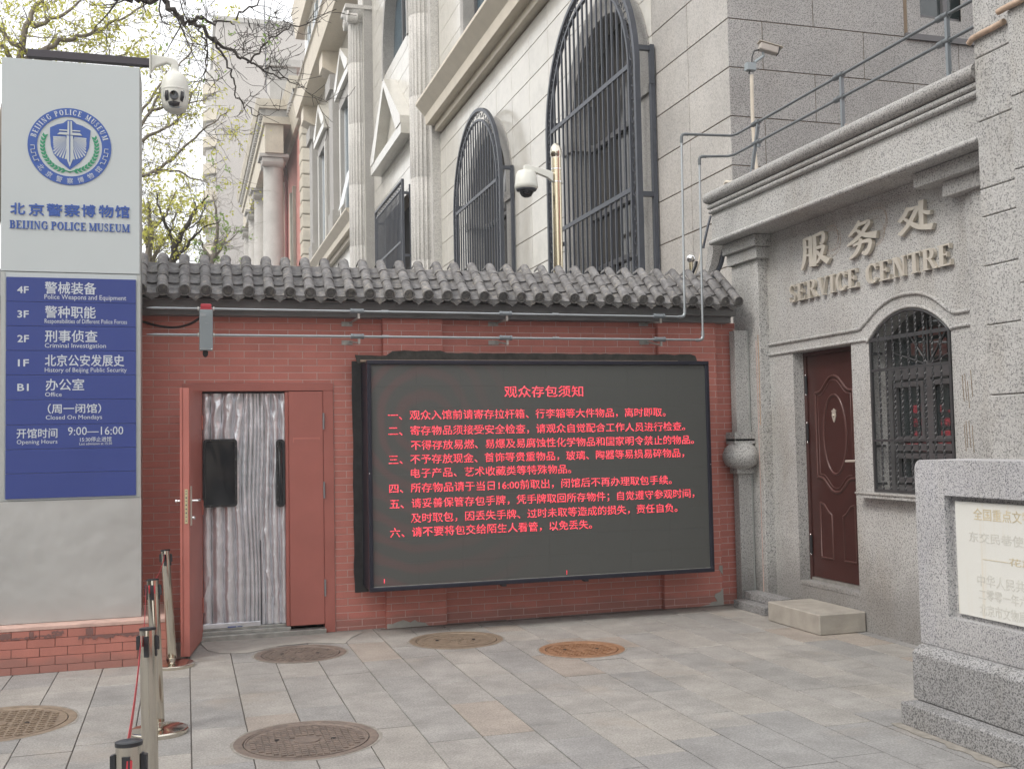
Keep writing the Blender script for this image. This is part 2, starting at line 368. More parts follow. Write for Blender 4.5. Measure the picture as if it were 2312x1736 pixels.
def emis(name,c,s):
    m,n,b=nodes(name); f=noise(n,pos(n),220,1)
    n.links.new(mix(n,c,(1.0,.20,.24),fac=ramp(n,f,[(.45,0),(.62,1)])),b.inputs['Emission Color']); n.links.new(ramp(n,noise(n,pos(n),120,2,.6),[(.36,.35*s),(.58,1.7*s)]),b.inputs['Emission Strength'])
    b.inputs['Base Color'].default_value=(.1,.01,.01,1); return m
M['ledtext']=emis('red_led_text',(1.0,.015,.05),1.15)

# ---------------------------------------------------------------- text
_tc={}
def glyphs(s,bold=0.0):
    k=(s,bold)
    if k in _tc: return _tc[k]
    cu=bpy.data.curves.new('t','FONT'); cu.body=s; cu.size=1; cu.resolution_u=2; cu.offset=bold; cu.fill_mode='BOTH'
    o=bpy.data.objects.new('t',cu); COL.objects.link(o); bpy.context.view_layer.update()
    dg=bpy.context.evaluated_depsgraph_get(); me=bpy.data.meshes.new_from_object(o.evaluated_get(dg))
    vs=[(v.co.x,v.co.y) for v in me.vertices]; fs=[tuple(p.vertices) for p in me.polygons]
    bpy.data.objects.remove(o); bpy.data.meshes.remove(me); bpy.data.curves.remove(cu)
    _tc[k]=(vs,fs); return _tc[k]
def flat_to_mesh(vs,fs,P0,ax,ay,nrm,w,h,depth,mb=None,box=None):
    """lay 2-D shape (vs,fs) into the rectangle w x h at P0; give it thickness depth along nrm"""
    if box is None:
        x0=min(v[0] for v in vs);x1=max(v[0] for v in vs);y0=min(v[1] for v in vs);y1=max(v[1] for v in vs)
    else: x0,x1,y0,y1=box
    sx=w/(x1-x0); sy=(h/(y1-y0)) if h else sx
    P0=Vector(P0);ax=Vector(ax);ay=Vector(ay);nrm=Vector(nrm)
    front=[P0+ax*((x-x0)*sx)+ay*((y-y0)*sy)+nrm*depth for x,y in vs]; back=[q-nrm*depth for q in front]
    N=len(vs); edges={}
    for f in fs:
        for i in range(len(f)):
            a,b=f[i],f[(i+1)%len(f)]; edges[(a,b)]=edges.get((a,b),0)+1
    F=list(fs)
    for (a,b) in edges:
        if (b,a) not in edges: F.append((a,b,b+N,a+N))
    mb=mb or MB(); mb.add(front+back,F); return mb
XA,YA,ZA=Vector((1,0,0)),Vector((0,1,0)),Vector((0,0,1))
def text_front(s,px,Yp,mat,parent,name='lettering',depth=.003,bold=0.0):
    """px=(x_left,y_top,x_right,y_bottom) photo pixels on the plane y=Yp facing the street"""
    a=onY(px[0],(px[1]+px[3])/2,Yp); b=onY(px[2],(px[1]+px[3])/2,Yp)
    xm=(px[0]+px[2])/2; z1=onY(xm,px[1],Yp).z; z0=onY(xm,px[3],Yp).z
    vs,fs=glyphs(s); mb=None; em=bold*(z1-z0)
    for i,(dx,dz) in enumerate(((0,0),) if bold<.004 else ((0,0),(em,0),(-em,0),(0,em*.8),(0,-em*.8))):
        mb=flat_to_mesh(vs,fs,(a.x+dx,Yp,z0+dz),XA,ZA,-YA,b.x-a.x,z1-z0,depth+.00012*i,mb)
    o=mb.build(name,mat,parent); o['kind']='stuff'; return o
# serif capitals drawn as strokes: (x0,y0,x1,y1,width) bars and arcs in a unit-high cell
def serif(ch):
    T=.195; t=.075; sf=.05
    B=[]; 
    def stem(x,y0=0,y1=1,w=T,top=True,bot=True):
        B.append([(x-w/2,y0),(x+w/2,y0),(x+w/2,y1),(x-w/2,y1)])
        if bot: B.append([(x-w/2-.07,y0),(x+w/2+.07,y0),(x+w/2+.07,y0+t),(x-w/2-.07,y0+t)])
        if top: B.append([(x-w/2-.07,y1-t),(x+w/2+.07,y1-t),(x+w/2+.07,y1),(x-w/2-.07,y1)])
    def bar(x0,x1,y,h=t): B.append([(x0,y-h/2),(x1,y-h/2),(x1,y+h/2),(x0,y+h/2)])
    def diag(x0,y0,x1,y1,w): B.append([(x0-w/2,y0),(x0+w/2,y0),(x1+w/2,y1),(x1-w/2,y1)])
    def arc(cx,cy,rx,ry,a0,a1,w1=T,w0=t,n=12):
        for i in range(n):
            p=a0+(a1-a0)*i/n;q=a0+(a1-a0)*(i+1)/n
            def W(a): return w0+(w1-w0)*abs(math.cos(a))
            def P(a,s): w=W(a)/2*s; return (cx+(rx+w)*math.cos(a),cy+(ry+w)*math.sin(a))
            B.append([P(p,-1),P(p,1),P(q,1),P(q,-1)])
    pi=math.pi
    w=.7
    if ch=='I': w=.33; stem(.165)
    elif ch=='L': w=.62; stem(.16); bar(.16,.58,t/2); B.append([(.52,0),(.60,0),(.60,.28),(.575,.28)])
    elif ch=='E': w=.64; stem(.16); bar(.16,.55,t/2); bar(.16,.55,1-t/2); bar(.16,.42,.52); B.append([(.5,0),(.60,0),(.60,.26),(.575,.26)]); B.append([(.5,1),(.57,1),(.57,.77),(.545,.77)]); B.append([(.40,.40),(.44,.40),(.44,.64),(.40,.64)])
    elif ch=='T': w=.68; stem(.34,top=False); bar(.04,.64,1-t/2); B.append([(.02,1),(.07,1),(.045,.75),(.02,.75)]); B.append([(.61,1),(.66,1),(.66,.75),(.635,.75)])
    elif ch=='P': w=.62; stem(.16); arc(.33,.735,.17,.235,-pi/2,pi/2); bar(.16,.34,1-t/2); bar(.16,.34,.5)
    elif ch=='R': w=.72; stem(.16); arc(.33,.745,.17,.225,-pi/2,pi/2); bar(.16,.34,1-t/2); bar(.16,.34,.52); diag(.62,0,.36,.52,.16); bar(.55,.74,t/2)
    elif ch=='B': w=.66; stem(.16); arc(.33,.765,.15,.205,-pi/2,pi/2); arc(.34,.28,.18,.252,-pi/2,pi/2); bar(.16,.35,1-t/2); bar(.16,.35,.53); bar(.16,.35,t/2)
    elif ch=='N': w=.78; stem(.14,w=.07); stem(.64,w=.07,bot=False); diag(.60,0,.18,1,.17)
    elif ch=='M': w=.92; stem(.13,w=.07); stem(.78,w=T); diag(.44,.05,.17,1,.16); diag(.46,.05,.74,1,.06)
    elif ch=='V': w=.74; diag(.37,0,.13,1,.16); diag(.37,0,.60,1,.06); bar(.0,.27,1-t/2); bar(.50,.72,1-t/2)
    elif ch=='U': w=.72; stem(.15,.3,1,bot=False); stem(.59,.3,1,w=.07,bot=False); arc(.37,.3,.22,.27,pi,2*pi,w1=.11)
    elif ch=='J': w=.42; stem(.24,.2,1,bot=False); arc(.12,.16,.12,.16,-pi*.9,0,w1=.10)
    elif ch=='O': w=.76; arc(.38,.5,.27,.47,0,2*pi,n=24)
    elif ch=='C': w=.72; arc(.39,.5,.28,.47,.62,2*pi-.62,n=20); B.append([(.58,.66),(.63,.66),(.63,.99),(.60,.99)])
    elif ch=='G': w=.76; arc(.39,.5,.28,.47,.62,2*pi-.55,n=20); B.append([(.58,.66),(.63,.66),(.63,.99),(.60,.99)]); B.append([(.55,.05),(.70,.05),(.70,.44),(.55,.44)]); bar(.48,.76,.44)
    elif ch=='S': w=.54; arc(.27,.74,.17,.235,.45,pi*1.4,w1=.12,n=12); arc(.27,.26,.17,.235,-pi*.85,pi*.42,w1=.12,n=14); diag(.36,.42,.17,.60,.17); B.append([(.40,.7),(.44,.7),(.44,.98),(.42,.98)]); B.append([(.05,.3),(.09,.3),(.07,.02),(.05,.02)])
    elif ch==' ': w=.36
    return B,w
def serif_flat(s,gap=.07):
    vs=[];fs=[];x=0;out=[]
    for ch in s:
        B,w=serif(ch)
        out.append((x,B,w)); x+=w+gap
    return out,x-gap
def serif_letters(s,P0,ax,nrm,width,height,depth,mat,parent,split=False,name='lettering',gap=.07):
    out,tw=serif_flat(s,gap); sx=width/tw; P0=Vector(P0); ax=Vector(ax); nrm=Vector(nrm); res=[]; mb=MB()
    for x,B,w in out:
        if not B: continue
        if split: mb=MB()
        for i,q in enumerate(B):
            d=depth+.0002*(i%9)+.0001
            pts=[P0+ax*((x+u)*sx)+ZA*(v*height) for u,v in q]
            mb.prism(pts,nrm*d)
        if split: res.append(mb.build(name,mat,parent))
    if not split:
        res.append(mb.build(name,mat,parent)); res[-1]['kind']='stuff'
    return res

# ================================================================ GROUND
WY=9.262      # face of the brick piers
RY=9.325      # face of the wall between the piers
WX=5.27       # street face of the service building
FX=5.7        # street face of the museum
g=MB().box(-58,-8,-44,148,-.4,-.06).box(-8,58,-44,148,-.4,-.06)
tag(g.build('ground',M['ground']),kind='structure')
pv=thing('pavement',(0,6,0),None,None); pv['kind']='structure'
MB().box(-7.9,5.6,-3,10.2,-.059,-.007).build('bedding',M['pavejoint'],pv)
rng=random.Random(11)
n_slab=0
covers=[((.625,6.0),.385),((.84,8.45),.345),((2.09,8.53),.375),((2.89,7.78),.325),((-1.06,7.0),.43)]
far=MB()
for k in range(-26,19):
    x0=.025+.303*k; x1=x0+.303; y=9.9-rng.uniform(0,.6)
    while y>-2.9:
        L=rng.choice([.3,.45,.6,.6,.6,.75,.9]); y0=max(y-L,-2.95); cx,cy=(x0+x1)/2,(y0+y)/2
        if k>15 and y>4.2 and x1>5.4: pass
        gx=.0032; seen = 5.3<cy<9.9 and -1.75<cx<5.3
        hole=[c for c in covers if math.hypot(cx-c[0][0],cy-c[0][1])<c[1]+.55]
        dz=rng.uniform(-.0012,.0012)
        if not seen or y-y0<.1:
            far.box(x0+gx,x1-gx,y0+gx,y-gx,-.03,dz)
        else:
            # clip the slab round any round cover
            def inside(u,v): return any(math.hypot(u-c[0][0],v-c[0][1])<c[1]+.012 for c in hole)
            cornr=[(x0,y0),(x1,y0),(x1,y),(x0,y)]
            touches = any(inside(x0+(x1-x0)*i/8,y0+(y-y0)*j/8) for i in range(9) for j in range(9)) if hole else False
            mb=MB()
            if not touches: mb.cbox(x0+gx,x1-gx,y0+gx,y-gx,-.03,dz,.0025)
            else:
                ns=24
                for i in range(ns):
                    a=x0+gx+(x1-x0-2*gx)*i/ns; b=x0+gx+(x1-x0-2*gx)*(i+1)/ns; iv=[(y0+gx,y-gx)]
                    for (c,r) in hole:
                        r2=r+.012; dx=(a+b)/2-c[0]
                        if abs(dx)<r2:
                            h=math.sqrt(r2*r2-dx*dx); nv=[]
                            for p,q in iv:
                                if c[1]-h>p: nv.append((p,min(q,c[1]-h)))
                                if c[1]+h<q: nv.append((max(p,c[1]+h),q))
                            iv=nv
                    for p,q in iv:
                        if q-p>.004: mb.box(a,b,p,q,-.03,dz)
            if mb.v: mb.build('paving_slab',M['pave'],pv); n_slab+=1
        y=y0
o=far.build('paving_slab',M['pave'],pv); o['kind']='stuff'
# cement patches on the paving
def patch(pts,mat,z=.0055):
    MB().prism([(x,y,z-.003) for x,y in pts],(0,0,.003)).build('cement_patch',M[mat],pv)
patch([(.10,9.26),(1.25,9.26),(1.45,9.2),(1.30,8.95),(1.22,8.72),(.98,8.86),(.72,8.83),(.45,8.62),(.25,8.70),(.16,8.85)],'patch')
def rag(a,b,w,n,seed):
    r=random.Random(seed); a=Vector(a);b=Vector(b);d=(b-a);nn=Vector((-d.y,d.x)).normalized()
    top=[a+d*i/n for i in range(n+1)]; bot=[a+d*i/n+nn*w*(.6+.6*r.random()) for i in range(n+1)]
    return [(p.x,p.y) for p in top]+[(p.x,p.y) for p in bot[::-1]]
patch(rag((3.769,5.14),(3.769,4.3),-.07,12,3),'collar'); 
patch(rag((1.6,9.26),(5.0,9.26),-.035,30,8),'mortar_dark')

# manhole covers ---------------------------------------------------
def cover(c,r,mat,label,style):
    x,y=c; t=thing('manhole_cover',(x,y,0),label,'manhole cover','manhole covers set in the paving')
    MB().lathe((x,y,0),[(r-.045,-.02),(r-.045,.008),(r-.035,.011),(r,.010),(r+.008,.004),(r+.008,-.02)],56).build('frame_ring',M[mat],t,smooth=35)
    ri=r-.052
    MB().lathe((x,y,0),[(1e-4,.004),(ri-.012,.004),(ri-.008,.009),(ri,.009),(ri,-.02)],56).build('lid',M[mat],t,smooth=30)
    mb=MB()
    def chord(u,rr): return math.sqrt(max(0,rr*rr-u*u))
    R2=ri-.02
    if style=='grid':
        st=.036; n=int(R2/st)
        for i in range(-n,n+1):
            for j in range(-n,n+1):
                u,v=i*st,j*st
                if math.hypot(u,v)<R2-.012 and math.hypot(u,v)>.085: mb.box(x+u-.0135,x+u+.0135,y+v-.0135,y+v+.0135,.004,.0105)
        mb.lathe((x,y,0),[(1e-4,.0105),(.07,.0105),(.072,.004)],28)
    elif style=='brick':
        st=.038; n=int(R2/st)
        for i in range(-n,n+1):
            v=i*st; h=chord(abs(v)+.02,R2); u=-h; k=0
            while u<h-.02:
                L=min(.075 if k%2 else .045,h-u); 
                if math.hypot(u+L/2,v)>.05: mb.box(x+u,x+u+L-.010,y+v-.012,y+v+.013,.004,.0105)
                u+=L; k+=1
    elif style=='plain':
        rr=random.Random(4)
        for i in range(60):
            a=rr.uniform(0,6.28); d=rr.uniform(.02,R2*.5); mb.box(x+d*math.cos(a)-.006,x+d*math.cos(a)+.006,y+d*math.sin(a)-.003,y+d*math.sin(a)+.004,.004,.007)
        mb.lathe((x,y,0),[(R2*.62,.004),(R2*.62,.0065),(R2*.65,.0065),(R2*.65,.004)],40)
        mb.lathe((x,y,0),[(R2*.88,.004),(R2*.88,.0065),(R2*.92,.0065),(R2*.92,.004)],40)
    elif style=='cross':
        st=.05; n=int(R2/st)
        for i in range(-n,n+1):
            for j in range(-n,n+1):
                u,v=i*st,j*st
                if math.hypot(u,v)<R2-.015 and math.hypot(u,v)>.06:
                    mb.box(x+u-.019,x+u+.019,y+v-.004,y+v+.004,.004,.0105)
                    if (i+j)%2: mb.box(x+u-.004,x+u+.004,y+v-.018,y+v+.018,.004,.0103)
        mb.lathe((x,y,0),[(1e-4,.0105),(.05,.0105),(.052,.004)],24)
    mb.build('relief_pattern',M[mat],t)['kind']='stuff'
    for dx,dy in ((-.5,.12),(.45,-.1)):
        MB().lathe((x+dx*R2,y+dy*R2,.0085),[(1e-4,.003),(.014,.003),(.014,0)],10).build('lifting_hole',M['dark'],t)
    t.location.z=-.0065
    rq=random.Random(int(r*1000)); N=44; vs=[];
    for i in range(N):
        q=2*math.pi*i/N; vs+=[(x+(r+.004)*math.cos(q),y+(r+.004)*math.sin(q),.0016),(x+(r+rq.uniform(.010,.028))*math.cos(q),y+(r+rq.uniform(.010,.028))*math.sin(q),.0016)]
    MB().add(vs,[(2*i,2*i+1,(2*i+3)%(2*N),(2*i+2)%(2*N)) for i in range(N)]).build('cement_collar',M['collar'],pv)
cover(*covers[0],'cover_grey','large grey-brown manhole cover with a square grid pattern, nearest the camera','grid')
cover(*covers[1],'cover_grey','worn manhole cover with brick-like ribs set in the cement apron before the curtained doorway','brick')
cover(*covers[2],'cover_brown','smooth dull brown manhole cover just below the left pier under the LED board','plain')
cover(*covers[3],'cover_rust','rusty orange-brown manhole cover below the middle of the LED board','cross')
cover(*covers[4],'cover_brown','sandy brown manhole cover cut off by the left edge, in front of the sign plinth','cross')

# ================================================================ BOUNDARY WALL
bw=thing('boundary_wall',(2.4,9.35,0),'red tiled brick wall with a grey clay tile coping, carrying the LED board','wall')
DX0,DX1,DZ=.0,1.225,2.125      # outside of the door frame
mb=MB(); mb.box(-3.2,DX0,RY+.003,RY+.2,-.05,2.70); mb.box(DX1,5.13,RY+.003,RY+.2,-.05,2.70); mb.box(DX0,DX1,RY+.003,RY+.2,DZ,2.70)
mb.build('mortar_face',M['mortar'],bw)
piers=[(1.655,2.19),(4.28,4.885)]
for a,b in piers: MB().box(a+.004,b-.004,WY+.003,RY+.0025,-.05,2.70).build('pier_core',M['mortar'],bw)
LEDX0,LEDX1,LEDZ0,LEDZ1=1.455,4.60,.30,2.24
bricks=[]
zc=2.6455
rr=random.Random(5)
k=0; rows=[]
while zc-.0608*k>-.03: rows.append((zc-.0608*(k+1)+.0030,zc-.0608*k-.0030,k)); k+=1
rows.insert(0,(zc+.0022,zc+.0555,-1))
def row(xa,xb,y,z0,z1,par,first_full):
    off=-.2536+(.122 if par else 0)
    n0=math.floor((xa-off)/.2438)
    x=off+n0*.2438
    while x<xb:
        a=max(x+.0030,xa); b=min(x+.2438-.0030,xb)
        if b-a>.012: bricks.append((a,b,y,z0,z1))
        x+=.2438
for z0,z1,k in rows:
    z0=max(z0,0.0)
    if z1-z0<.012: continue
    par=(k%2)==1
    segs=[(-.36,1.655,RY),(2.19,4.28,RY),(4.89,5.125,RY)]
    for a,b,y in segs:
        parts=[(a,b)]
        if a<DX1 and z0<DZ and z1>DZ+.012:
            row(DX0,DX1,y,DZ+.006,z1,par,0)
        if a<DX1 and z0<DZ: parts=[(a,DX0-.003),(max(DX1+.003,a),b)]
        for p,q in parts: row(p,q,y,z0,z1,par,0)
    for a,b in piers: row(a,b,WY,z0,z1,par,1)
def hid(br):
    a,b,y,z0,z1=br
    return a>LEDX0 and b<LEDX1 and z0>LEDZ0+.02 and z1<LEDZ1-.02
vis=[b for b in bricks if not hid(b)]; hd=[b for b in bricks if hid(b)]
vis.sort(key=lambda b:-(b[1]-b[0])/max(1,b[2]))
# hidden behind the LED board or cut narrow: joined
seenb=vis[:298]; rest=vis[298:]+hd
for a,b,y,z0,z1 in seenb:
    j=rr.uniform(-.0008,.0008)
    MB().cbox(a,b,y+j,y+.0125,z0,z1,.0016).build('brick',M['brick'],bw)
mb=MB()
for a,b,y,z0,z1 in rest: mb.cbox(a,b,y+rr.uniform(-.0008,.0008),y+.0125,z0,z1,.0016)
o=mb.build('brick',M['brick'],bw); o['kind']='stuff'
# pier side faces
for a,b in piers:
    for x in (a,b):
        mb=MB()
        for z0,z1,k in rows:
            if z1-max(z0,0)>.012: mb.box(x-.003 if x==a else x-.0045,x+.0045 if x==a else x+.003,WY+.013,RY+.010,max(z0,0),z1)
        mb.build('pier_return',M['brick'],bw)
# bare plaster where tiles fell
def blob(pts,y,mat='plaster',t=.006):
    MB().prism([(p[0],y-t,p[1]) for p in pts],(0,t,0)).build('bare_plaster_patch',M[mat],bw)
blob([(1.657,0),(2.03,0),(1.99,.035),(1.93,.045),(1.90,.065),(1.86,.045),(1.80,.07),(1.74,.055),(1.70,.04),(1.657,.045)],WY-.001)
blob([(4.60,0),(4.884,0),(4.884,.165),(4.85,.13),(4.80,.115),(4.79,.09),(4.82,.045),(4.76,.04),(4.74,.02)],WY-.001)
blob([(4.845,.345),(4.884,.29),(4.884,.375),(4.85,.38)],WY-.001)
# concrete beams under the tiles
MB().box(-3.0,5.03,9.10,9.62,2.745,2.84).build('eaves_beam',M['concrete'],bw,bevel=.004)
MB().box(-3.0,5.02,9.20,9.58,2.69,2.744).build('wall_plate_beam',M['concrete'],bw,bevel=.003)
# clay tiles -------------------------------------------------------
tc=thing('tile_coping',(2.4,9.3,2.84),None,None)
tc.parent=bw; tc.matrix_parent_inverse=WM[bw.name].inverted(); 
E0=Vector((0,8.985,2.865)); E1=Vector((0,9.40,3.185)); sl=(E1-E0); SLN=sl.length; ang=math.atan2(sl.z,sl.y)
MB().prism([(-3.0,9.03,2.80),(-3.0,9.68,2.80),(-3.0,9.46,3.06),(-3.0,9.38,3.06)],(7.96,0,0)).build('tile_bedding',M['concrete'],tc)
def halftube(L,r0,r1,n=12,t=.010,aa=0,bb=math.pi):
    mb=MB(); vs=[]; 
    for i,(yy,rr_) in enumerate(((0,r0),(L*.93,r1),(L,r1*.97))):
        for k in range(n+1):
            q=aa+(bb-aa)*k/n; vs.append((rr_*math.cos(q),yy,rr_*math.sin(q)))
    for i,(yy,rr_) in enumerate(((0,r0-t),(L,r1-t))):
        for k in range(n+1):
            q=aa+(bb-aa)*k/n; vs.append((rr_*math.cos(q),yy,rr_*math.sin(q)))
    m=n+1; fs=[]
    for i in range(2):
        for k in range(n): fs.append((i*m+k,i*m+k+1,(i+1)*m+k+1,(i+1)*m+k))
    for k in range(n):
        fs.append((3*m+k,4*m+k,4*m+k+1,3*m+k+1)); fs.append((k,3*m+k,3*m+k+1,k+1)); fs.append((2*m+k,2*m+k+1,4*m+k+1,4*m+k))
    mb.add(vs,fs); return mb
LT=SLN/3
tile_m=halftube(LT+.012,.0455,.0405).mesh('cover_tile',M['tile'],True)
crest=MB(); 
crest_m=halftube(.11,.045,.040).mesh('crest_tile',M['tile'],True)
pan=MB(); vs=[];n=6
for yy in (0,LT+.03):
    for zz in (0,.013):
        for k in range(n+1):
            q=-1+2*k/n; vs.append((.062*q,yy,.014*q*q+zz))
m_=n+1; fs=[]
for k in range(n): fs+= [(k,k+1,2*m_+k+1,2*m_+k),(m_+k,3*m_+k,3*m_+k+1,m_+k+1),(k,m_+k,m_+k+1,k+1)]
pan.add(vs,fs); pan_m=pan.mesh('pan_tile',M['tile'],True)
cap=MB().lathe((0,0,0),[(1e-4,-.010),(.030,-.010),(.034,-.004),(.036,-.016),(.046,-.017),(.049,-.012),(.048,.02)],22,axis='y')
for k in range(8):
    q=k*math.pi/4; cap.tube([(.008*math.cos(q),-.013,.008*math.sin(q)),(.018*math.cos(q+.35),-.0165,.018*math.sin(q+.35)),(.027*math.cos(q),-.013,.027*math.sin(q))],.0028,4)
cap.ball((0,-.012,0),.006,8); cap_m=cap.mesh('round_end_tile',M['tileend'],True)
dp=[(-.066,.018),(-.066,.004),(-.045,-.022),(-.02,-.034),(0,-.055),(.02,-.034),(.045,-.022),(.066,.004),(.066,.018)]
dr=MB().prism([(x,0,z) for x,z in dp]+[(.03,0,.004),(0,0,-.002),(-.03,0,.004)],(0,.012,0))
for s in (.55,.75): dr.tube([(x*s,-.002,z*s-.006) for x,z in dp[1:-1]],.0025,4)
dr.tube([(x*.96,-.001,z*.96) for x,z in dp[1:-1]],.0032,4)
drip_m=dr.mesh('drip_tile',M['tileend'],True)
RX=Matrix.Rotation(ang,4,'X')
for i in range(-3,31):
    x=min(-.004+.1672*i,4.985); jit=rr.uniform(-.003,.003)
    if x>5.1: break
    for k in range(3):
        p=Vector((x+jit+rr.uniform(-.002,.002),E0.y,E0.z))+sl*(k/3)+Vector((0,-.004,.004))+Vector((0,0,rr.uniform(-.002,.002)))
        inst('cover_tile',tile_m,Matrix.Translation(p)@RX@Matrix.Rotation(rr.uniform(-.03,.03),4,'Z'),tc)
    inst('crest_tile',crest_m,Matrix.Translation(Vector((x+jit,E1.y-.012,E1.z+.0)))@Matrix.Rotation(-.1,4,'X'),tc)
    inst('round_end_tile',cap_m,Matrix.Translation(Vector((x+jit,E0.y-.004,E0.z+.0)))@Matrix.Rotation(ang*.45+rr.uniform(-.06,.06),4,'X')@Matrix.Rotation(rr.uniform(0,6),4,'Y'),tc)
    if x+.0836<5.0:
        for k in range(3):
            p=Vector((x+.0836,E0.y+.006,E0.z-.040))+sl*(k/3)*.985
            q=Matrix.Translation(p)@Matrix.Rotation(ang-.095,4,'X'); inst('pan_tile',pan_m,q,tc)
        inst('drip_tile',drip_m,Matrix.Translation(Vector((x+.0836,E0.y+.004,E0.z-.034)))@Matrix.Rotation(-.12+rr.uniform(-.05,.05),4,'X'),tc)
for nm in ('WM',): pass

# ================================================================ LED BOARD
LY=8.87
a=onY(831,813,LY); b=onY(1597,815.5,LY); c=onY(830.5,1336.6,LY); d=onY(1615,1290.6,LY)
lx0,lx1,lz0,lz1=(a.x+c.x)/2,(b.x+d.x)/2,(c.z+d.z)/2,(a.z+b.z)/2
led=thing('led_board',((lx0+lx1)/2,LY,lz0),'large black-framed LED notice board with red Chinese text on the brick wall','display board')
MB().box(lx0+.01,lx1-.01,LY+.03,WY-.002,lz0+.01,lz1-.01).build('cabinet',M['ledframe'],led,bevel=.004)
fw=.036; mb=MB()
mb.box(lx0,lx1,LY-.012,LY+.04,lz1-fw,lz1); mb.box(lx0,lx1,LY-.012,LY+.04,lz0,lz0+fw)
mb.box(lx0,lx0+fw,LY-.012,LY+.04,lz0+fw,lz1-fw); mb.box(lx1-fw,lx1,LY-.012,LY+.04,lz0+fw,lz1-fw)
mb.build('frame',M['ledframe'],led,bevel=.006)
MB().box(lx0+fw+.001,lx1-fw-.001,LY-.003,LY,lz0+fw+.001,lz0+fw+.006).build('inner_bead',M['alu'],led)
sx0,sx1,sz0,sz1=lx0+fw,lx1-fw,lz0+fw,lz1-fw
nx,nz=8,10
mx=(sx1-sx0)/nx; mz=(sz1-sz0)/nz
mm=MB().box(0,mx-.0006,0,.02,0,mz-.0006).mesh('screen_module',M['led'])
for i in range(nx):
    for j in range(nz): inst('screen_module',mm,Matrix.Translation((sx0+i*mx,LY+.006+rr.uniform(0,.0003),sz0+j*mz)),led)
for px,py in ((834,1069),(1603,1048)): p=onY(px,py,LY); MB().ball((p.x,LY-.014,p.z),.005,8).build('screw',M['chrome2'],led)
for px in (1135,1320):
    p=onY(px,1318,LY+.1); MB().box(p.x-.02,p.x+.02,LY+.05,LY+.12,lz0-.025,lz0+.01).build('bracket',M['iron'],led)
# torn foam and tar tape round the cabinet, stuck to the wall
p0=onY(793,815,WY); p1=onY(801,798,WY); 
mb=MB(); r3=random.Random(2); zz=lz0-.05; 
zt=onY(800,816,WY).z
pts=[(p0.x+r3.uniform(0,.008),WY-.02,onY(800,1337,WY).z+(zt-onY(800,1337,WY).z)*i/24) for i in range(25)]
mb.prism(pts+[(lx0+.1,WY-.02,pts[-1][2]),(lx0+.1,WY-.02,pts[0][2])],(0,.019,0)); mb.build('foam_edge',M['rubber'],led)
x=p1.x; x1=onY(1567,808,WY).x; top=[];N=60
for i in range(N+1):
    xx=x+(x1-x)*i/N; px=801+(1567-801)*i/N
    yt=(803 if px<868 else 793+ (px-868)*.004) if px<980 else 798+(px-980)*.006
    if i==N: yt+=2
    top.append((xx,WY-.03,onY(px,yt,WY).z+r3.uniform(-.004,.006)))
mb=MB().prism(top+[(x1+.02,WY-.03,lz1+.02),(x+.02,WY-.03,lz1+.0)],(0,.028,0)); mb.build('tar_tape',M['tapetop'],led)
MB().box(p1.x+.04,x1-.2,WY-.06,WY-.032,lz1+.012,lz1+.03).build('foam_edge',M['rustpipe'],led)

lines=[("观众存包须知",1139,874,1317,893,26),
("一、观众入馆前请寄存拉杆箱、行李箱等大件物品，离时即取。",876,938,1503,930,21),
("二、寄存物品须接受安全检查，请观众自觉配合工作人员进行检查。",877,972,1547,963,21),
("不得存放易燃、易爆及易腐蚀性化学物品和国家明令禁止的物品。",928,1004,1567,993,21),
("三、不予存放现金、首饰等贵重物品，玻璃、陶器等易损易碎物品，",878,1037,1545,1023,21),
("电子产品、艺术收藏类等特殊物品。",928,1066,1290,1060,21),
("四、所存物品请于当日16:00前取出，闭馆后不再办理取包手续。",879,1101,1517,1085,21),
("五、请妥善保管存包手牌，凭手牌取回所存物件；自觉遵守参观时间，",880,1135,1568,1117,21),
("及时取包，因丢失手牌、过时未取等造成的损失，责任自负。",928,1165,1530,1150,21),
("六、请不要将包交给陌生人看管，以免丢失。",881,1201,1337,1185,21)]
for s,xa,ya,xb,yb,h in lines:
    A=onY(xa,ya,LY); Bp=onY(xb,yb,LY); vs,fs=glyphs(s)
    wd=Bp.x-A.x; ratio=(max(v[0] for v in vs)-min(v[0] for v in vs)); em=h*1.09/FPX*8.6*1.0
    ymin=min(v[1] for v in vs);ymax=max(v[1] for v in vs); hh=(ymax-ymin)*em*1.06
    z=(A.z+Bp.z)/2
    mb=None
    for i,(dx,dz_) in enumerate(((0,0),)): mb=flat_to_mesh(vs,fs,(A.x+dx,LY+.0045,z-hh/2+dz_),XA,ZA,-YA,wd,hh,.0012+.00012*i,mb)
    mb.build('text_line',M['ledtext'],led)['kind']='stuff'
for px,py in ((868,1312),(1280,1292)):
    p=onY(px,py,LY); MB().box(p.x-.0025,p.x+.0025,LY+.003,LY+.005,p.z-.018,p.z+.018).build('lit_pixel_streak',M['ledtext'],led)
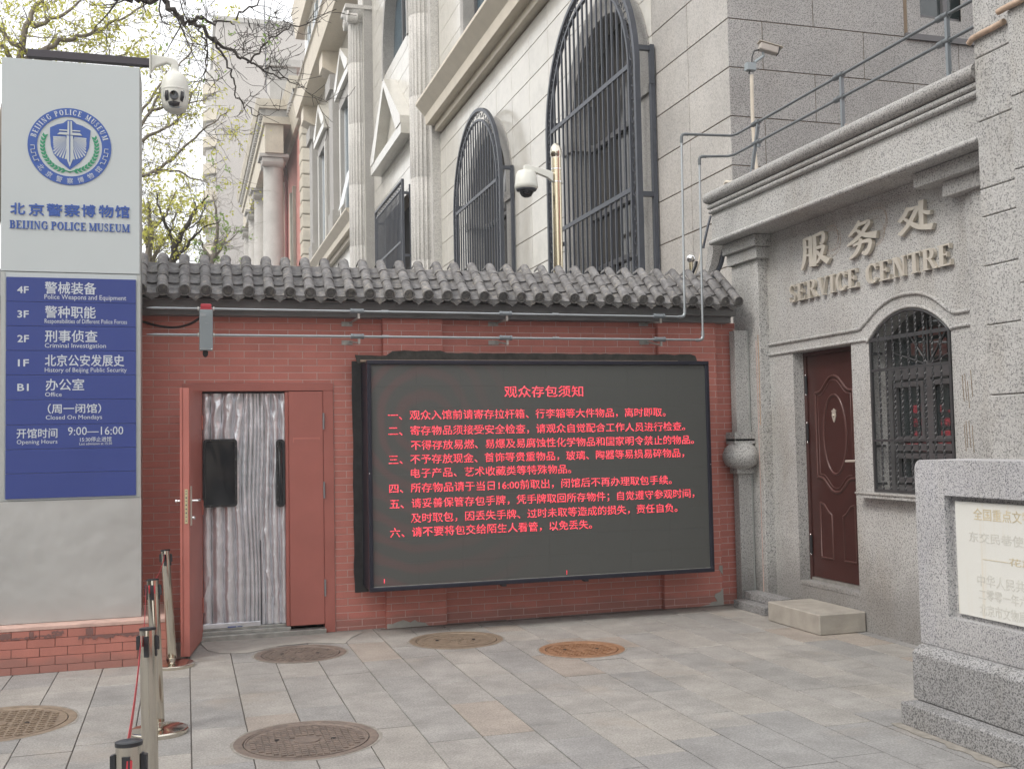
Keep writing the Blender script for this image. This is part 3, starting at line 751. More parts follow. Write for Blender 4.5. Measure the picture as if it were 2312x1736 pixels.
# ================================================================ DOOR SET IN THE BRICK WALL
dr=thing('double_door',(.6,9.3,0),'red painted steel double door, left leaf swung open, right leaf shut beside the silver curtain','door')
FY=9.302
ox0,ox1=.135,.841; fx1=1.132; zt_=2.058
mb=MB(); mb.box(-.028,ox0-.002,FY+.004,9.42,.0,zt_+.004); mb.box(fx1,1.222,FY+.004,9.42,.0,zt_+.004); mb.box(-.028,1.222,FY,9.42,zt_+.004,2.128)
mb.build('door_frame',M['doorred'],dr,bevel=.004)
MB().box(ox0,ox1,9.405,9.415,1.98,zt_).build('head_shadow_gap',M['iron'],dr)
mb=MB(); mb.box(ox1,fx1-.002,FY-.004,FY+.045,.075,zt_-.002); mb.box(ox1-.03,ox1,FY+.012,FY+.07,.075,zt_-.004)
lf=mb.build('fixed_leaf',M['doorred'],dr,bevel=.004)
MB().box(.875,1.105,FY-.0055,FY-.0042,1.648,1.662).box(.875,.885,FY-.0055,FY-.0042,1.62,1.648).box(1.095,1.105,FY-.0055,FY-.0042,1.64,1.648).build('tape_mark',M['brick'],lf)
for z in (1.80,1.21,.38): MB().tube([(fx1+.003,FY-.012,z-.07),(fx1+.003,FY-.012,z+.07)],.0085,10).tube([(fx1+.003,FY-.012,z-.002),(fx1+.003,FY-.012,z+.002)],.0105,10).build('hinge',M['steelgrey'],dr,smooth=40)
mb=MB(); mb.box(-.02,1.135,9.235,9.36,.0,.045); mb.box(.12,.845,9.30,9.42,.045,.072); mb.box(.12,.845,9.36,9.42,.072,.09)
mb.build('threshold',M['alu'],dr,bevel=.003)
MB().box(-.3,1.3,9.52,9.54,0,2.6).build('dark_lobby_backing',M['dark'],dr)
# open leaf
H=Vector((.128,9.262,0)); E_=Vector((.026,8.557,0)); dv=(E_-H); LWd=dv.length; dv.normalize(); nv=Vector((dv.y,-dv.x,0))
if nv.x>0: nv=-nv
def leafpt(u,n,z): return H+dv*u+nv*n+Vector((0,0,z))
def lbox(mb,u0,u1,n0,n1,z0,z1): return mb.prism([leafpt(u0,n0,z0),leafpt(u1,n0,z0),leafpt(u1,n1,z0),leafpt(u0,n1,z0)],(0,0,z1-z0))
mb=MB(); lbox(mb,0,LWd,0,.050,.022,2.05); lbox(mb,LWd-.01,LWd+.006,.050,.068,.022,2.055); lf=mb.build('open_leaf',M['doorred'],dr,bevel=.003)
mb=MB(); lbox(mb,LWd+.0005,LWd+.003,.012,.034,1.02,1.28); lp=mb.build('lock_plate',M['lockbrass'],lf)
for z,h in ((1.04,.004),(1.07,.004),(1.10,.008),(1.13,.008),(1.16,.008),(1.19,.004),(1.215,.009),(1.245,.004),(1.265,.004)):
    mb=MB(); lbox(mb,LWd+.003,LWd+.0045,.018,.028,z-h/1.5,z+h/1.5); mb.build('bolt_hole',M['iron'],lf)
mb=MB(); lbox(mb,LWd-.075,LWd-.04,-.010,-.0005,1.00,1.30); mb.build('inner_handle_plate',M['gold'],lf,bevel=.002)
c=leafpt(LWd-.058,-.012,1.19); MB().tube([c,c-nv*.04,c-nv*.045-dv*.10],.009,10).build('inner_lever_handle',M['chrome2'],lf,smooth=40)
c=leafpt(LWd-.058,.052,1.19); MB().tube([c,c+nv*.045,c+nv*.05-dv*.02],[.009,.009,.009],10).tube([c+nv*.045,c+nv*.06],.014,10).build('outer_lever_handle',M['chrome2'],lf,smooth=40)
c=leafpt(LWd-.058,-.012,1.06); MB().tube([c,c-nv*.02],.012,12).box(c.x+.015,c.x+.022,c.y-.016,c.y+.016,c.z-.012,c.z+.012).build('thumb_turn',M['chrome2'],lf)
for z in (.3,1.1,1.8): MB().tube([leafpt(0.0,-.004,z-.06),leafpt(0.0,-.004,z+.06)],.008,8).build('hinge',M['doorred'],dr)

# padded curtain ----------------------------------------------------
cu=thing('padded_curtain',(.48,9.40,.09),'silver quilted weather curtain with dark clear windows hanging in the open doorway','door curtain')
seams=[.135,.205,.300,.395,.470,.515,.550,.580,.607,.640,.700,.770,.845]
NX,NZ=150,300; rc=random.Random(9)
wr=[]
for i in range(len(seams)-1):
    for _ in range(15):
        wr.append((i,rc.uniform(.05,2.0),rc.uniform(.6,2.2)*rc.choice((-1,1)),rc.uniform(.022,.075),rc.uniform(-.5,.9)))
bysec={}
for w_ in wr: bysec.setdefault(w_[0],[]).append(w_)
def height(x,z):
    i=max(j for j in range(len(seams)-1) if seams[j]<=x+1e-9); a,b=seams[i],seams[i+1]; t=(x-a)/(b-a); wd=b-a
    env=max(0,math.sin(math.pi*t))
    puff=min(.036,.014+wd*.24)*env**.5
    side=1 if i%2 else -1
    u=z*(11+3*math.sin(i*2.3))+side*(t-.5)*(2.0+wd*10)+1.6*math.sin(z*3.1+i*1.9)+i*2.1
    f=(1-abs(math.sin(u*.5)))**2.2
    w=.018*f*(.35+.65*abs(t-.5)*2)*(.7+.6*math.sin(z*4.1+i*2.7))*(.55+.45*math.sin(z*2.3+i*1.3))*min(1,wd/.07)
    u2=z*27-side*(t-.5)*4+2*math.sin(z*5.7+i)
    w+=.0055*(1-abs(math.sin(u2*.5)))**2*abs(t-.5)*2*min(1,wd/.07)
    ph=math.atan2(x-.56,2.35-z); k_=math.exp(-max(0,2.05-z)/.6)
    w+=.006*math.sin(ph*30+.6)*k_+.004*math.sin(x*17+1.2+.8*math.sin(z*1.7))
    return puff+w
def warp(x,z): return math.sin(math.pi*(x-.135)/.71)*(.012*math.sin(z*2.1+x*4)+.007*math.sin(z*5.3+x*9))
mb=MB(); X0_,X1_,Z0_,Z1_=.135,.843,.085,2.045
xs=sorted(set([X0_+(X1_-X0_)*i/NX for i in range(NX+1)]+[s for s in seams if X0_<=s<=X1_]))
vs=[];fs=[];nxn=len(xs)
for j in range(NZ+1):
    z=Z0_+(Z1_-Z0_)*j/NZ
    for x in xs: vs.append((x+warp(x,z),9.405-height(min(max(x,seams[0]),seams[-1]-1e-4),z),z if x<.6 else z+.012*(1 if j==0 else 0)))
for j in range(NZ):
    for i in range(nxn-1): fs.append((j*nxn+i,j*nxn+i+1,(j+1)*nxn+i+1,(j+1)*nxn+i))
mb.add(vs,fs); q=mb.build('quilted_sheet',M['silver'],cu,smooth=180)
for s in seams[1:-1]:
    MB().tube([(s+warp(s,.1+i_*.097),9.4010,.10+i_*.097) for i_ in range(21)],.0032,5).build('quilt_seam',M['signside'],cu)
mb=MB(); mb.box(.13,.60,9.352,9.366,.088,.128); mb.build('bottom_hem',M['silver'],cu,bevel=.004)
mb=MB(); mb.box(.33,.40,9.349,9.3515,.09,.098).box(.41,.45,9.349,9.3515,.092,.097); mb.build('blue_tape_mark',M['blueink'],cu)
MB().tube([(.6065,9.372,.10),(.605,9.360,.5),(.603,9.366,.8)],.004,6).build('overlap_slit',M['iron'],cu)
wy=9.308
for (xa,xb) in ((455,536),(623,652)):
    a=onY(xa,992,wy); b=onY(xb,1143,wy)
    x0,x1,z0,z1=a.x-(.06 if xa<500 else 0),b.x+(.0 if xa<500 else .10),b.z,a.z
    x0=max(x0,.138); x1=min(x1,.806)
    def rrect(x0,x1,z0,z1,r,n=5):
        P=[]
        for cx,cz,a0 in ((x1-r,z1-r,0),(x0+r,z1-r,90),(x0+r,z0+r,180),(x1-r,z0+r,270)):
            for i in range(n+1):
                q=R(a0+90*i/n); P.append((cx+r*math.cos(q),cz+r*math.sin(q)))
        return P
    O=rrect(x0,x1,z0,z1,.028); I=rrect(x0+.020,x1-.020,z0+.020,z1-.020,.012)
    mb=MB(); n=len(O)
    vs=[(p[0],wy-.012,p[1]) for p in O]+[(p[0],wy-.012,p[1]) for p in I]+[(p[0],wy+.02,p[1]) for p in O]+[(p[0],wy-.004,p[1]) for p in I]
    fs=[]
    for i in range(n):
        j=(i+1)%n; fs+= [(i,j,n+j,n+i),(i,j,2*n+j,2*n+i),(n+i,n+j,3*n+j,3*n+i)]
    mb.add(vs,fs); wf=mb.build('window_frame',M['black'],cu,smooth=40)
    vn=MB(); gv=[];gf=[]; ga,gb=14,20
    for j in range(gb+1):
        for i in range(ga+1):
            x=x0+.018+(x1-x0-.036)*i/ga; z=z0+.018+(z1-z0-.036)*j/gb
            gv.append((x,wy-.006-.004*math.sin(math.pi*i/ga)*math.sin(math.pi*j/gb)-.0004*math.sin(x*40+z*7),z))
    for j in range(gb):
        for i in range(ga): gf.append((j*(ga+1)+i,j*(ga+1)+i+1,(j+1)*(ga+1)+i+1,(j+1)*(ga+1)+i))
    vn.add(gv,gf).build('vinyl_pane',M['vinyl'],wf,smooth=180)
    mb=MB()
    for i in range(5):
        z=z0+.06+(z1-z0-.12)*i/4
        xx=(x1-.010) if xa<500 else (x0+.010)
        mb.ball((xx,wy-.013,z),.0045,6)
    for i in range(2):
        x=x0+.06+.075*i
        if x<x1-.03: mb.ball((x,wy-.013,z1-.010),.0045,6); mb.ball((x,wy-.013,z0+.010),.0045,6)
    o=mb.build('rivets',M['chrome2'],wf); o.name='rivet_row'; o['kind']='stuff'

# ================================================================ PERIMETER PIPES ON THE WALL
PY=8.905
def pipeset(name,z,xr,ztop,label,ya,bend_to,xoff):
    px_,py_,tx_,ty_={0:(1546,716,1544,304),1:(1587,768,1581,354)}[0 if z>2.6 else 1]
    pe=onY(px_,py_,PY); xr=pe.x; z=pe.z+.004; ztop=onY(tx_,ty_,PY).z
    t=thing(name,(2.2,PY,z),label,'metal pipe','grey pipes running along the wall and up to the roof')
    pts=[Vector((-.30,PY,z)),Vector((xr-.03,PY,z-.003)),Vector((xr-.008,PY,z+.008)),Vector((xr,PY,z+.03)),Vector((xr+.018,PY,ztop-.03)),Vector((xr+.025,PY-.002,ztop-.006)),Vector((xr+.05,PY-.01,ztop))]
    pts[0].x=onY(331,705,PY).x
    MB().tube([pts[0],pts[0]+Vector((.06,0,0)),*pts[1:]],[.004,.0105]+[.0105]*6,10).build('pipe',M['clamp'] if 0 else M['steelgrey'],t,smooth=50)
    MB().tube([pts[1]-Vector((.04,0,0)),pts[1],pts[2],pts[3],pts[3]+Vector((0,0,.05))],.0155,10).build('elbow',M['steelgrey'],t,smooth=50)
    MB().tube([pts[4]-Vector((0,0,.05)),pts[4],pts[5],pts[6],pts[6]+Vector((.03,0,0))],.0150,10).build('elbow',M['pipegreen'],t,smooth=50)
    for px,pw in ((806,783),(1141,1115),(1488,1456)):
        p=onY(px,716,PY); x=p.x; w_=onY(pw,728,9.27).x
        MB().tube([(x-.055,PY,z),(x-.035,PY,z)],.0225,12).tube([(x-.033,PY,z),(x+.035,PY,z)],.020,12).tube([(x+.037,PY,z),(x+.055,PY,z)],.0225,12).build('insulator_sleeve',M['clamp'],t,smooth=40)
        wy_=WY-.003 if (1.655<w_<2.19 or 4.28<w_<4.885) else RY-.003
        zw=onY(pw,731 if z>2.6 else 773,9.27).z
        mb=MB(); mb.box(x+.005,x+.024,PY-.006,PY+.010,z-.062,z-.018)
        mb.prism([(x+.006,PY,z-.062),(x+.022,PY,z-.062),(w_+.045,wy_,zw+.005),(w_+.029,wy_,zw+.005)],(0,0,.014))
        mb.box(w_-.04,w_+.055,wy_-.004,wy_,zw-.018,zw+.022)
        mb.build('wall_bracket',M['alu'],t)
    MB().tube([(1.58,PY,z),(1.64,PY,z)],.0135,10).tube([(3.1,PY,z),(3.16,PY,z)],.0135,10).build('coupling',M['steelgrey'],t)
    Z_OUT.append(z)
    return pts[6]
Z_OUT=[]
E1_=pipeset('perimeter_pipe',2.700,4.512,4.480,'upper galvanised pipe on the wall, rising left of the other up to the roof rail',9.13,None,0)
E2_=pipeset('perimeter_pipe',2.514,4.690,4.285,'lower galvanised pipe on the wall, rising right of the other up to the roof rail',9.13,None,0)
E1z,E2z=Z_OUT
def smoothpts_(K,n=5):
    out=[]
    for i in range(len(K)-1):
        p0=K[max(i-1,0)];p1=K[i];p2=K[i+1];p3=K[min(i+2,len(K)-1)]
        for j in range(n):
            t=j/n; out.append(tuple(.5*((2*p1[k])+(-p0[k]+p2[k])*t+(2*p0[k]-5*p1[k]+4*p2[k]-p3[k])*t*t+(-p0[k]+3*p1[k]-3*p2[k]+p3[k])*t**3) for k in range(len(p1))))
    out.append(K[-1]); return out
A0_=onY(450,697,PY-.05);A1_=onY(481,791,PY-.05); ax0,ax1,az1,az0=A0_.x,A1_.x,A0_.z-.004,A1_.z
ab=thing('alarm_box',((ax0+ax1)/2,PY,az0),'narrow grey alarm box with a red lamp on top, fixed over both wall pipes','alarm box')
MB().box(ax0,ax1,PY-.05,PY+.022,az0,az1).build('box_body',M['boxgrey'],ab,bevel=.008)
mb=MB()
for i in range(9): x=ax0+.010+.0100*i; mb.box(x,x+.004,PY-.053,PY-.0495,az0+.023,az1-.03)
mb.build('cover_rib',M['boxgrey'],ab)['kind']='stuff'
MB().box(ax0+.007,ax0+.048,PY-.0555,PY-.0535,az1-.056,az1-.036).build('label_strip',M['steelgrey'],ab)
MB().box(ax0+.040,ax0+.066,PY-.0555,PY-.0535,az1-.116,az1-.106).build('label_strip',M['steelgrey'],ab)
MB().box(ax0+.010,ax1-.010,PY-.045,PY+.015,az1+.012,az1+.046).build('red_lamp',M['lampred'],ab,bevel=.008)
MB().box(ax0+.006,ax1-.006,PY-.048,PY+.018,az1+.0005,az1+.0115).build('lamp_base',M['lampred'],ab)
MB().ball(((ax0+ax1)/2-.006,PY-.01,az0-.02),.022,12,1.5).build('sealant_drip',M['rubber'],ab,smooth=180)
for x in (ax0+.009,ax1-.009): MB().ball((x,PY-.051,az0+.010),.004,8).build('screw',M['chrome2'],ab)
for x in (ax0-.008,ax1+.008):
    for z in (E1z,E2z): MB().tube([(x-.005,PY,z),(x+.005,PY,z)],.017,10).build('pipe_collar',M['white'],ab)
Cb=[onY(x_,y_,Y_) for x_,y_,Y_ in ((451,718,8.95),(430,731,9.05),(400,739,9.18),(370,738,9.25),(345,733,9.28),(325,727,9.30),(300,722,9.30))]
o=MB().tube(smoothpts_([tuple(q) for q in Cb]),.010,8).build('wall_cable',M['cable'],None,smooth=60)
tag(o,'sagging black cable looping from the alarm box to behind the white sign','cable')

# ================================================================ TOTEM SIGN AND ITS PLINTH
pl=thing('sign_plinth',(-.75,8.7,0),'low red brick plinth with peeling paint under the white museum sign','plinth')
PX1=-.141; PYF=8.456; PZ=.334
MB().box(-2.2,PX1-.010,PYF+.010,9.25,-.05,PZ-.03).build('core',M['mortar_dark'],pl)
rows_=[(.0,.052)]+[(.055+.0635*i,.055+.0635*(i+1)-.0035) for i in range(4)]; rows_[-1]=(rows_[-1][0],PZ-.030)
for r_i,(z0,z1) in enumerate(rows_):
    off=-.262 if r_i%2==0 else -.345; xs_=[PX1]; x=off
    while x>-2.0: xs_.append(x); x-=.187
    for a,b in zip(xs_[1:],xs_[:-1]):
        if b-a>.02 and b>-1.5: MB().cbox(a+.002,b-.002,PYF+rr.uniform(-.001,.001),PYF+.012,z0,z1,.0015).build('brick',M['brick_low'],pl)
    mb=MB(); 
    ys=[PYF+.002,PYF+.14,PYF+.33,PYF+.52,PYF+.71,9.25]
    for a,b in zip(ys[:-1],ys[1:]): mb.box(PX1-.012,PX1,a+.014 if a==ys[0] else a+.002,b-.002,z0,z1)
    mb.build('brick',M['brick_low'],pl)
MB().box(-2.2,PX1+.002,PYF-.003,9.25,PZ-.028,PZ).build('cap_slab',M['capstone'],pl,bevel=.004)
# scraped paint on the top course
mb=MB(); r4=random.Random(6); x=-1.30
for (xa,xb,za,zb) in ((-1.31,-1.20,.248,.300),(-1.08,-1.05,.25,.304),(-1.20,-1.03,.247,.266),(-1.04,-.86,.252,.275),(-.93,-.85,.27,.298),(-.70,-.65,.245,.303),(-.98,-.90,.244,.26)):
    n=10; top=[(xa+(xb-xa)*i/n,PYF-.0032,zb+r4.uniform(-.010,.003)) for i in range(n+1)]; bot=[(xa+(xb-xa)*i/n,PYF-.0032,za+r4.uniform(-.003,.012)) for i in range(n+1)]
    mb.prism(top+bot[::-1],(0,.0018,0))
n=26; top=[(-.75+(.44)*i/n,PYF-.0050,.245+r4.uniform(-.003,.004)) for i in range(n+1)]; bot=[(-.75+.44*i/n,PYF-.0050,.226+r4.uniform(-.012,.010)) for i in range(n+1)]
mb.prism(top+bot[::-1],(0,.0018,0))
mb.build('peeled_paint',plain('bare_primer',(.20,.11,.10),.9),pl)

SYp=8.607; SXL,SXR=-1.302,-.330
sg=thing('museum_sign',(-.82,8.75,PZ),'tall white museum totem sign with a round blue emblem and blue floor directory','sign')
MB().box(SXL+.004,SXR-.004,SYp+.012,SYp+.36,PZ,4.53).build('sign_body',M['signside'],sg)
MB().box(SXL,SXR-.001,SYp,SYp+.0115,2.925,4.530).build('header_panel',M['signwhite'],sg,bevel=.003)
MB().box(SXL,SXR+.008,SYp,SYp+.0115,PZ+.002,1.226).build('lower_panel',M['lowpanel'],sg,bevel=.003)
MB().box(SXL,-1.270,SYp,SYp+.0115,1.230,2.921).build('side_strip',M['signframe'],sg); MB().box(-.352,SXR+.004,SYp,SYp+.0115,1.230,2.921).build('side_strip',M['signframe'],sg)
MB().box(SXR-.0035,SXR+.004,SYp+.013,SYp+.35,PZ,4.52).build('side_cover',M['signframe'],sg)
yl=[627,683.5,738,793,848,903.5,959,1013,1068,1122]
ys_px=[600+y/3.076 for y in (86,255,422,590,758,928,1100,1268,1434,1608)]
zs_=[onY(160,y,SYp-.01).z for y in ys_px]
MB().box(-1.270,-.352,SYp+.004,SYp+.0113,1.231,2.920).build('directory_back',M['signwhite'],sg)
for i in range(9):
    MB().cbox(-1.262,-.359,SYp-.010,SYp+.0035,zs_[i+1]+.0012,zs_[i]-.0012,.001).build('directory_slat',M['blue'],sg)
TY=SYp-.0102
def Zp(x,y): return (x/3.076,600+y/3.076)
def dt(s,x0,y0,x1,y1,bold=.012,name='lettering'):
    a=Zp(x0,y0);b=Zp(x1,y1); return text_front(s,(a[0],a[1],b[0],b[1]),TY,M['whiteink'],sg,name,.0015,bold)
for s,x0,y0,x1,y1,b_ in (("4F",120,144,198,190,.03),("警械装备",312,115,668,198,.012),("Police Weapons and Equipment",309,204,876,247,.0),
    ("3F",122,312,198,360,.03),("警种职能",313,282,664,364,.012),("Responsibilities of Different Police Forces",310,372,882,412,.0),
    ("2F",122,482,200,530,.03),("刑事侦查",313,449,676,531,.012),("Criminal Investigation",311,539,736,580,.0),
    ("1F",126,651,200,698,.03),("北京公安发展史",313,618,862,698,.012),("History of Beijing Public Security",311,708,880,748,.0),
    ("B1",122,820,198,868,.03),("办公室",318,785,584,866,.012),("Office",313,878,429,908,.0),
    ("（周一闭馆）",332,958,702,1024,.012),("Closed On Mondays",318,1036,709,1075,.0),
    ("开馆时间",116,1129,398,1196,.012),("Opening Hours",116,1207,399,1245,.0),("9:00—16:00",472,1117,856,1174,.0),
    ("15:30停止进馆",556,1187,774,1221,.006),("Last admission at 15:30",551,1225,778,1243,.0)):
    dt(s,x0,y0,x1,y1,b_)
# header lettering
def hz(x,y): return (x/2.5955,y/2.5955)
a=hz(62,1190);b=hz(757,1278)
for i,ch in enumerate("北京警察博物馆"):
    xs0=(62,170,274,378,480,580,676)[i]; xs1=(146,257,364,468,558,664,757)[i]
    y0,y1=(1191,1257) if i==0 else (1192+i*2.6,1262+i*2.6)
    p=hz(xs0,y0);q=hz(xs1,y1)
    text_front(ch,(p[0],p[1],q[0],q[1]),SYp-.0002,M['blueink'],sg,'lettering',.006,.028)
p=hz(57,1288+20);q=hz(760,1343); PA=onY(p[0],514.5,SYp); PB=onY(q[0],521,SYp)
z0=onY(157,521.5,SYp).z; z1=onY(157,508-5.5,SYp).z
for wd,xa,xb in (("BEIJING",57,281),("POLICE",300,505),("MUSEUM",521,760)):
    a=onY(xa/2.5955,515,SYp-.0002); b=onY(xb/2.5955,515,SYp-.0002)
    serif_letters(wd,(a.x,SYp-.0002,z0+.004),XA,-YA,b.x-a.x,z1-z0-.004,.005,M['blueink'],sg)
# round emblem
EC=Vector((-.829,SYp-.0002,3.881)); ER=.294
def disc2(r0,r1,n=64): 
    vs=[(r0*math.cos(2*math.pi*i/n),r0*math.sin(2*math.pi*i/n)) for i in range(n)]+[(r1*math.cos(2*math.pi*i/n),r1*math.sin(2*math.pi*i/n)) for i in range(n)]
    return vs,[(i,(i+1)%n,n+(i+1)%n,n+i) for i in range(n)]
em=thing('emblem',EC,None,None); em.parent=sg; em.matrix_parent_inverse=WM[sg.name].inverted()
def flat(vs,fs,y0,th,mat,name):
    mb=MB(); n=len(vs); f3=[(EC.x+x*ER,EC.y-y0-th,EC.z+z*ER) for x,z in vs]; b3=[(EC.x+x*ER,EC.y-y0,EC.z+z*ER) for x,z in vs]
    ed={}
    for f in fs:
        for i in range(len(f)): ed[(f[i],f[(i+1)%len(f)])]=1
    F=list(fs)+[(a,b,b+n,a+n) for a,b in ed if (b,a) not in ed]
    return mb.add(f3+b3,F).build(name,mat,em)
vs,fs=disc2(1.0,.775); flat(vs,fs,0,.004,M['blueink'],'ring')
# shield split into rays
half=[(-.47,.47),(-.30,.56),(-.16,.60),(-.06,.69),(.06,.69),(.16,.60),(.30,.56),(.50,.45),(.48,.25),(.46,.0),(.38,-.22),(.24,-.40),(.0,-.60),(-.24,-.40),(-.38,-.22),(-.45,0),(-.47,.25)]
flat(half,[tuple(range(len(half)))],0,.003,M['blueink'],'shield')
mb=MB(); k=0
for i in range(26):
    q=math.pi*(1.03+.94*i/25) ; 
    if abs(q-1.5*math.pi)<.16: continue
    d=(math.cos(q),math.sin(q)); L0=.10; L1=.60
    # ray length until the shield outline
    while L1>.15:
        x,z=d[0]*L1,.26+d[1]*L1
        if abs(x)<.40-.0*z and z>-.60+abs(x)*.95: break
        L1-=.02
    w0,w1=.003,.019; n_=(-d[1],d[0])
    P=[(d[0]*L0+n_[0]*w0,.26+d[1]*L0+n_[1]*w0),(d[0]*L1+n_[0]*w1,.26+d[1]*L1+n_[1]*w1),(d[0]*L1-n_[0]*w1,.26+d[1]*L1-n_[1]*w1),(d[0]*L0-n_[0]*w0,.26+d[1]*L0-n_[1]*w0)]
    k+=1; mb.prism([(EC.x+x*ER,EC.y-.0032-.00012*(k%5),EC.z+z*ER) for x,z in P],(0,-.0008,0))
mb.build('ray',M['signwhite'],em)['kind']='stuff'
sw=[(-.075,.28),(.075,.28),(.085,-.30),(.0,-.53),(-.085,-.30)]
flat(sw,[tuple(range(5))],.0046,.002,M['signwhite'],'sword_blade')
flat([(-.30,.30),(.30,.30),(.24,.36),(-.24,.36)],[(0,1,2,3)],.0051,.002,M['signwhite'],'sword_guard')
flat([(-.25,.40),(.25,.40),(.25,.43),(-.25,.43)],[(0,1,2,3)],.0049,.002,M['signwhite'],'sword_guard')
flat([(-.06,.36),(.06,.36),(.05,.66),(-.05,.66)],[(0,1,2,3)],.0053,.002,M['signwhite'],'sword_grip')
flat([(-.010,-.40),(.010,-.40),(.012,.68),(-.012,.68)],[(0,1,2,3)],.0078,.001,M['blueink'],'sword_ridge')
mb=MB()
for s in (-1,1):
    for i in range(13):
        q=math.pi*(1.5+s*(.05+.60*i/13)) ; r=.645; cx,cz=r*math.cos(q),r*math.sin(q)
        for inn in (-1,1):
            tdir=q+s*math.pi/2; a=tdir-s*inn*.5; L=.125; wd=.030
            d=(math.cos(a),math.sin(a)); n_=(-d[1],d[0])
            P=[(cx,cz),(cx+d[0]*L*.5+n_[0]*wd,cz+d[1]*L*.5+n_[1]*wd),(cx+d[0]*L,cz+d[1]*L),(cx+d[0]*L*.5-n_[0]*wd,cz+d[1]*L*.5-n_[1]*wd)]
            mb.prism([(EC.x+x*ER,EC.y-.0002*(i%3)-.0002*inn,EC.z+z*ER) for x,z in P],(0,-.003,0))
    P=[(0.02*s,-.68),(-.20*s,-.60),(-.20*s,-.575),(0.02*s,-.655)]
    mb.prism([(EC.x+x*ER,EC.y-.001,EC.z+z*ER) for x,z in P],(0,-.003,0))
mb.build('wreath',M['greenink'],em)['kind']='stuff'
# ring lettering
def on_ring(ch,q,size,upright,bold,serif_=False):
    c=Vector((EC.x+.89*ER*math.cos(q),EC.y-.0042,EC.z+.89*ER*math.sin(q)))
    rad=Vector((math.cos(q),0,math.sin(q))); ay=rad if upright else -rad; ax=Vector((ay.z,0,-ay.x))
    if serif_:
        B,w=serif(ch); mb=MB(); sx=size*.92
        for i,qd in enumerate(B): mb.prism([c+ax*((u-w/2)*sx)+ay*((v-.5)*size) for u,v in qd],-YA*(.0012+.0001*(i%7)))
        return mb.build('ring_letter',M['whiteink'],em)
    vs,fs=glyphs(ch); return flat_to_mesh(vs,fs,c-ax*size/2-ay*size/2,ax,ay,-YA,size,size,.0015).build('ring_letter',M['whiteink'],em)
s_="BEIJING POLICE MUSEUM"; tw=sum(serif(ch)[1]+.10 for ch in s_); acc=0; A0,A1=R(168),R(13)
for ch in s_:
    w=serif(ch)[1]+.10; q=A0+(A1-A0)*(acc+w/2)/tw; acc+=w
    if ch!=' ': on_ring(ch,q,.040,True,0,True)
for i,ch in enumerate("北京警察博物馆"): on_ring(ch,R(220+i*(321-220)/6),.043,False,.02)
for s in (-1,1):
    base=math.pi if s<0 else 0; K=[]
    for i,(da,rr_) in enumerate(((-.02,.93),(-.02,.84),(.10,.84),(.10,.93),(.20,.93),(.20,.84),(.30,.84),(.30,.93),(.42,.93),(.42,.84),(.48,.84))):
        q=base+(-s)*da*(1)+(-.04*s); K.append((EC.x+rr_*ER*math.cos(q),EC.y-.0052,EC.z+rr_*ER*math.sin(q)))
    MB().tube(K,.0035,4).build('key_pattern',M['whiteink'],em)
# dark steel beam across the top of the sign
a=onY(63,128,8.70); b=onY(337,148,8.70)
o=MB().box(a.x,b.x,8.665,8.725,min(a.z,b.z)-.01+.0,max(a.z,b.z)+.045).build('steel_beam',M['darksteel'],None,bevel=.004)
tag(o,'dark square steel bar lying across the top of the white sign, holding the dome camera','metal beam')
# dome camera on bracket ------------------------------------------
cx=onY(377,200,8.70); f_=1/FPX*8.4
def dz(py): return onY(395,py,8.70).z
bx=b.x
d1=thing('dome_camera',(onY(395,200,8.7).x,8.7,dz(262)),'white egg-shaped dome camera with a dark lens face, hanging beside the top of the sign','security camera')
X_=onY(395,200,8.70).x
MB().box(bx+.001,bx+.012,8.655,8.745,dz(178),dz(120)).build('wall_plate',M['white'],d1,bevel=.004)
MB().box(bx+.0125,bx+.016,8.68,8.72,dz(122),dz(116)).box(bx+.0125,bx+.016,8.68,8.72,dz(181),dz(175)).build('plate_ear',M['iron'],d1)
zt1,zb1=dz(129),dz(146)
mb=MB(); prof=[(bx+.012,zt1),(X_-.01,dz(134)),(X_+.022,dz(140)),(X_+.028,dz(152)),(X_+.028,dz(160)),(X_-.028,dz(160)),(X_-.028,dz(150)),(X_-.06,dz(146)),(bx+.05,dz(156)),(bx+.012,dz(170))]
mb.prism([(x,8.675,z) for x,z in prof],(0,.05,0)); mb.build('bracket_arm',M['white'],d1,bevel=.010)
def zp(py): return dz(py)-dz(262)
prof=[(1e-4,zp(157)),(.030,zp(158)),(.034,zp(163)),(.060,zp(168)),(.088,zp(176)),(.101,zp(192)),(.1055,zp(206)),(.104,zp(225)),(.096,zp(240)),(.078,zp(250)),(.045,zp(255.5)),(1e-4,zp(256))]
MB().lathe((X_,8.70,dz(262)),prof,32).build('housing',M['white'],d1,smooth=40)
MB().lathe((X_,8.70,dz(262)),[(.1065,zp(204)),(.1085,zp(205)),(.1075,zp(208)),(.1055,zp(209))],32).build('seam_ring',M['white'],d1,smooth=40)
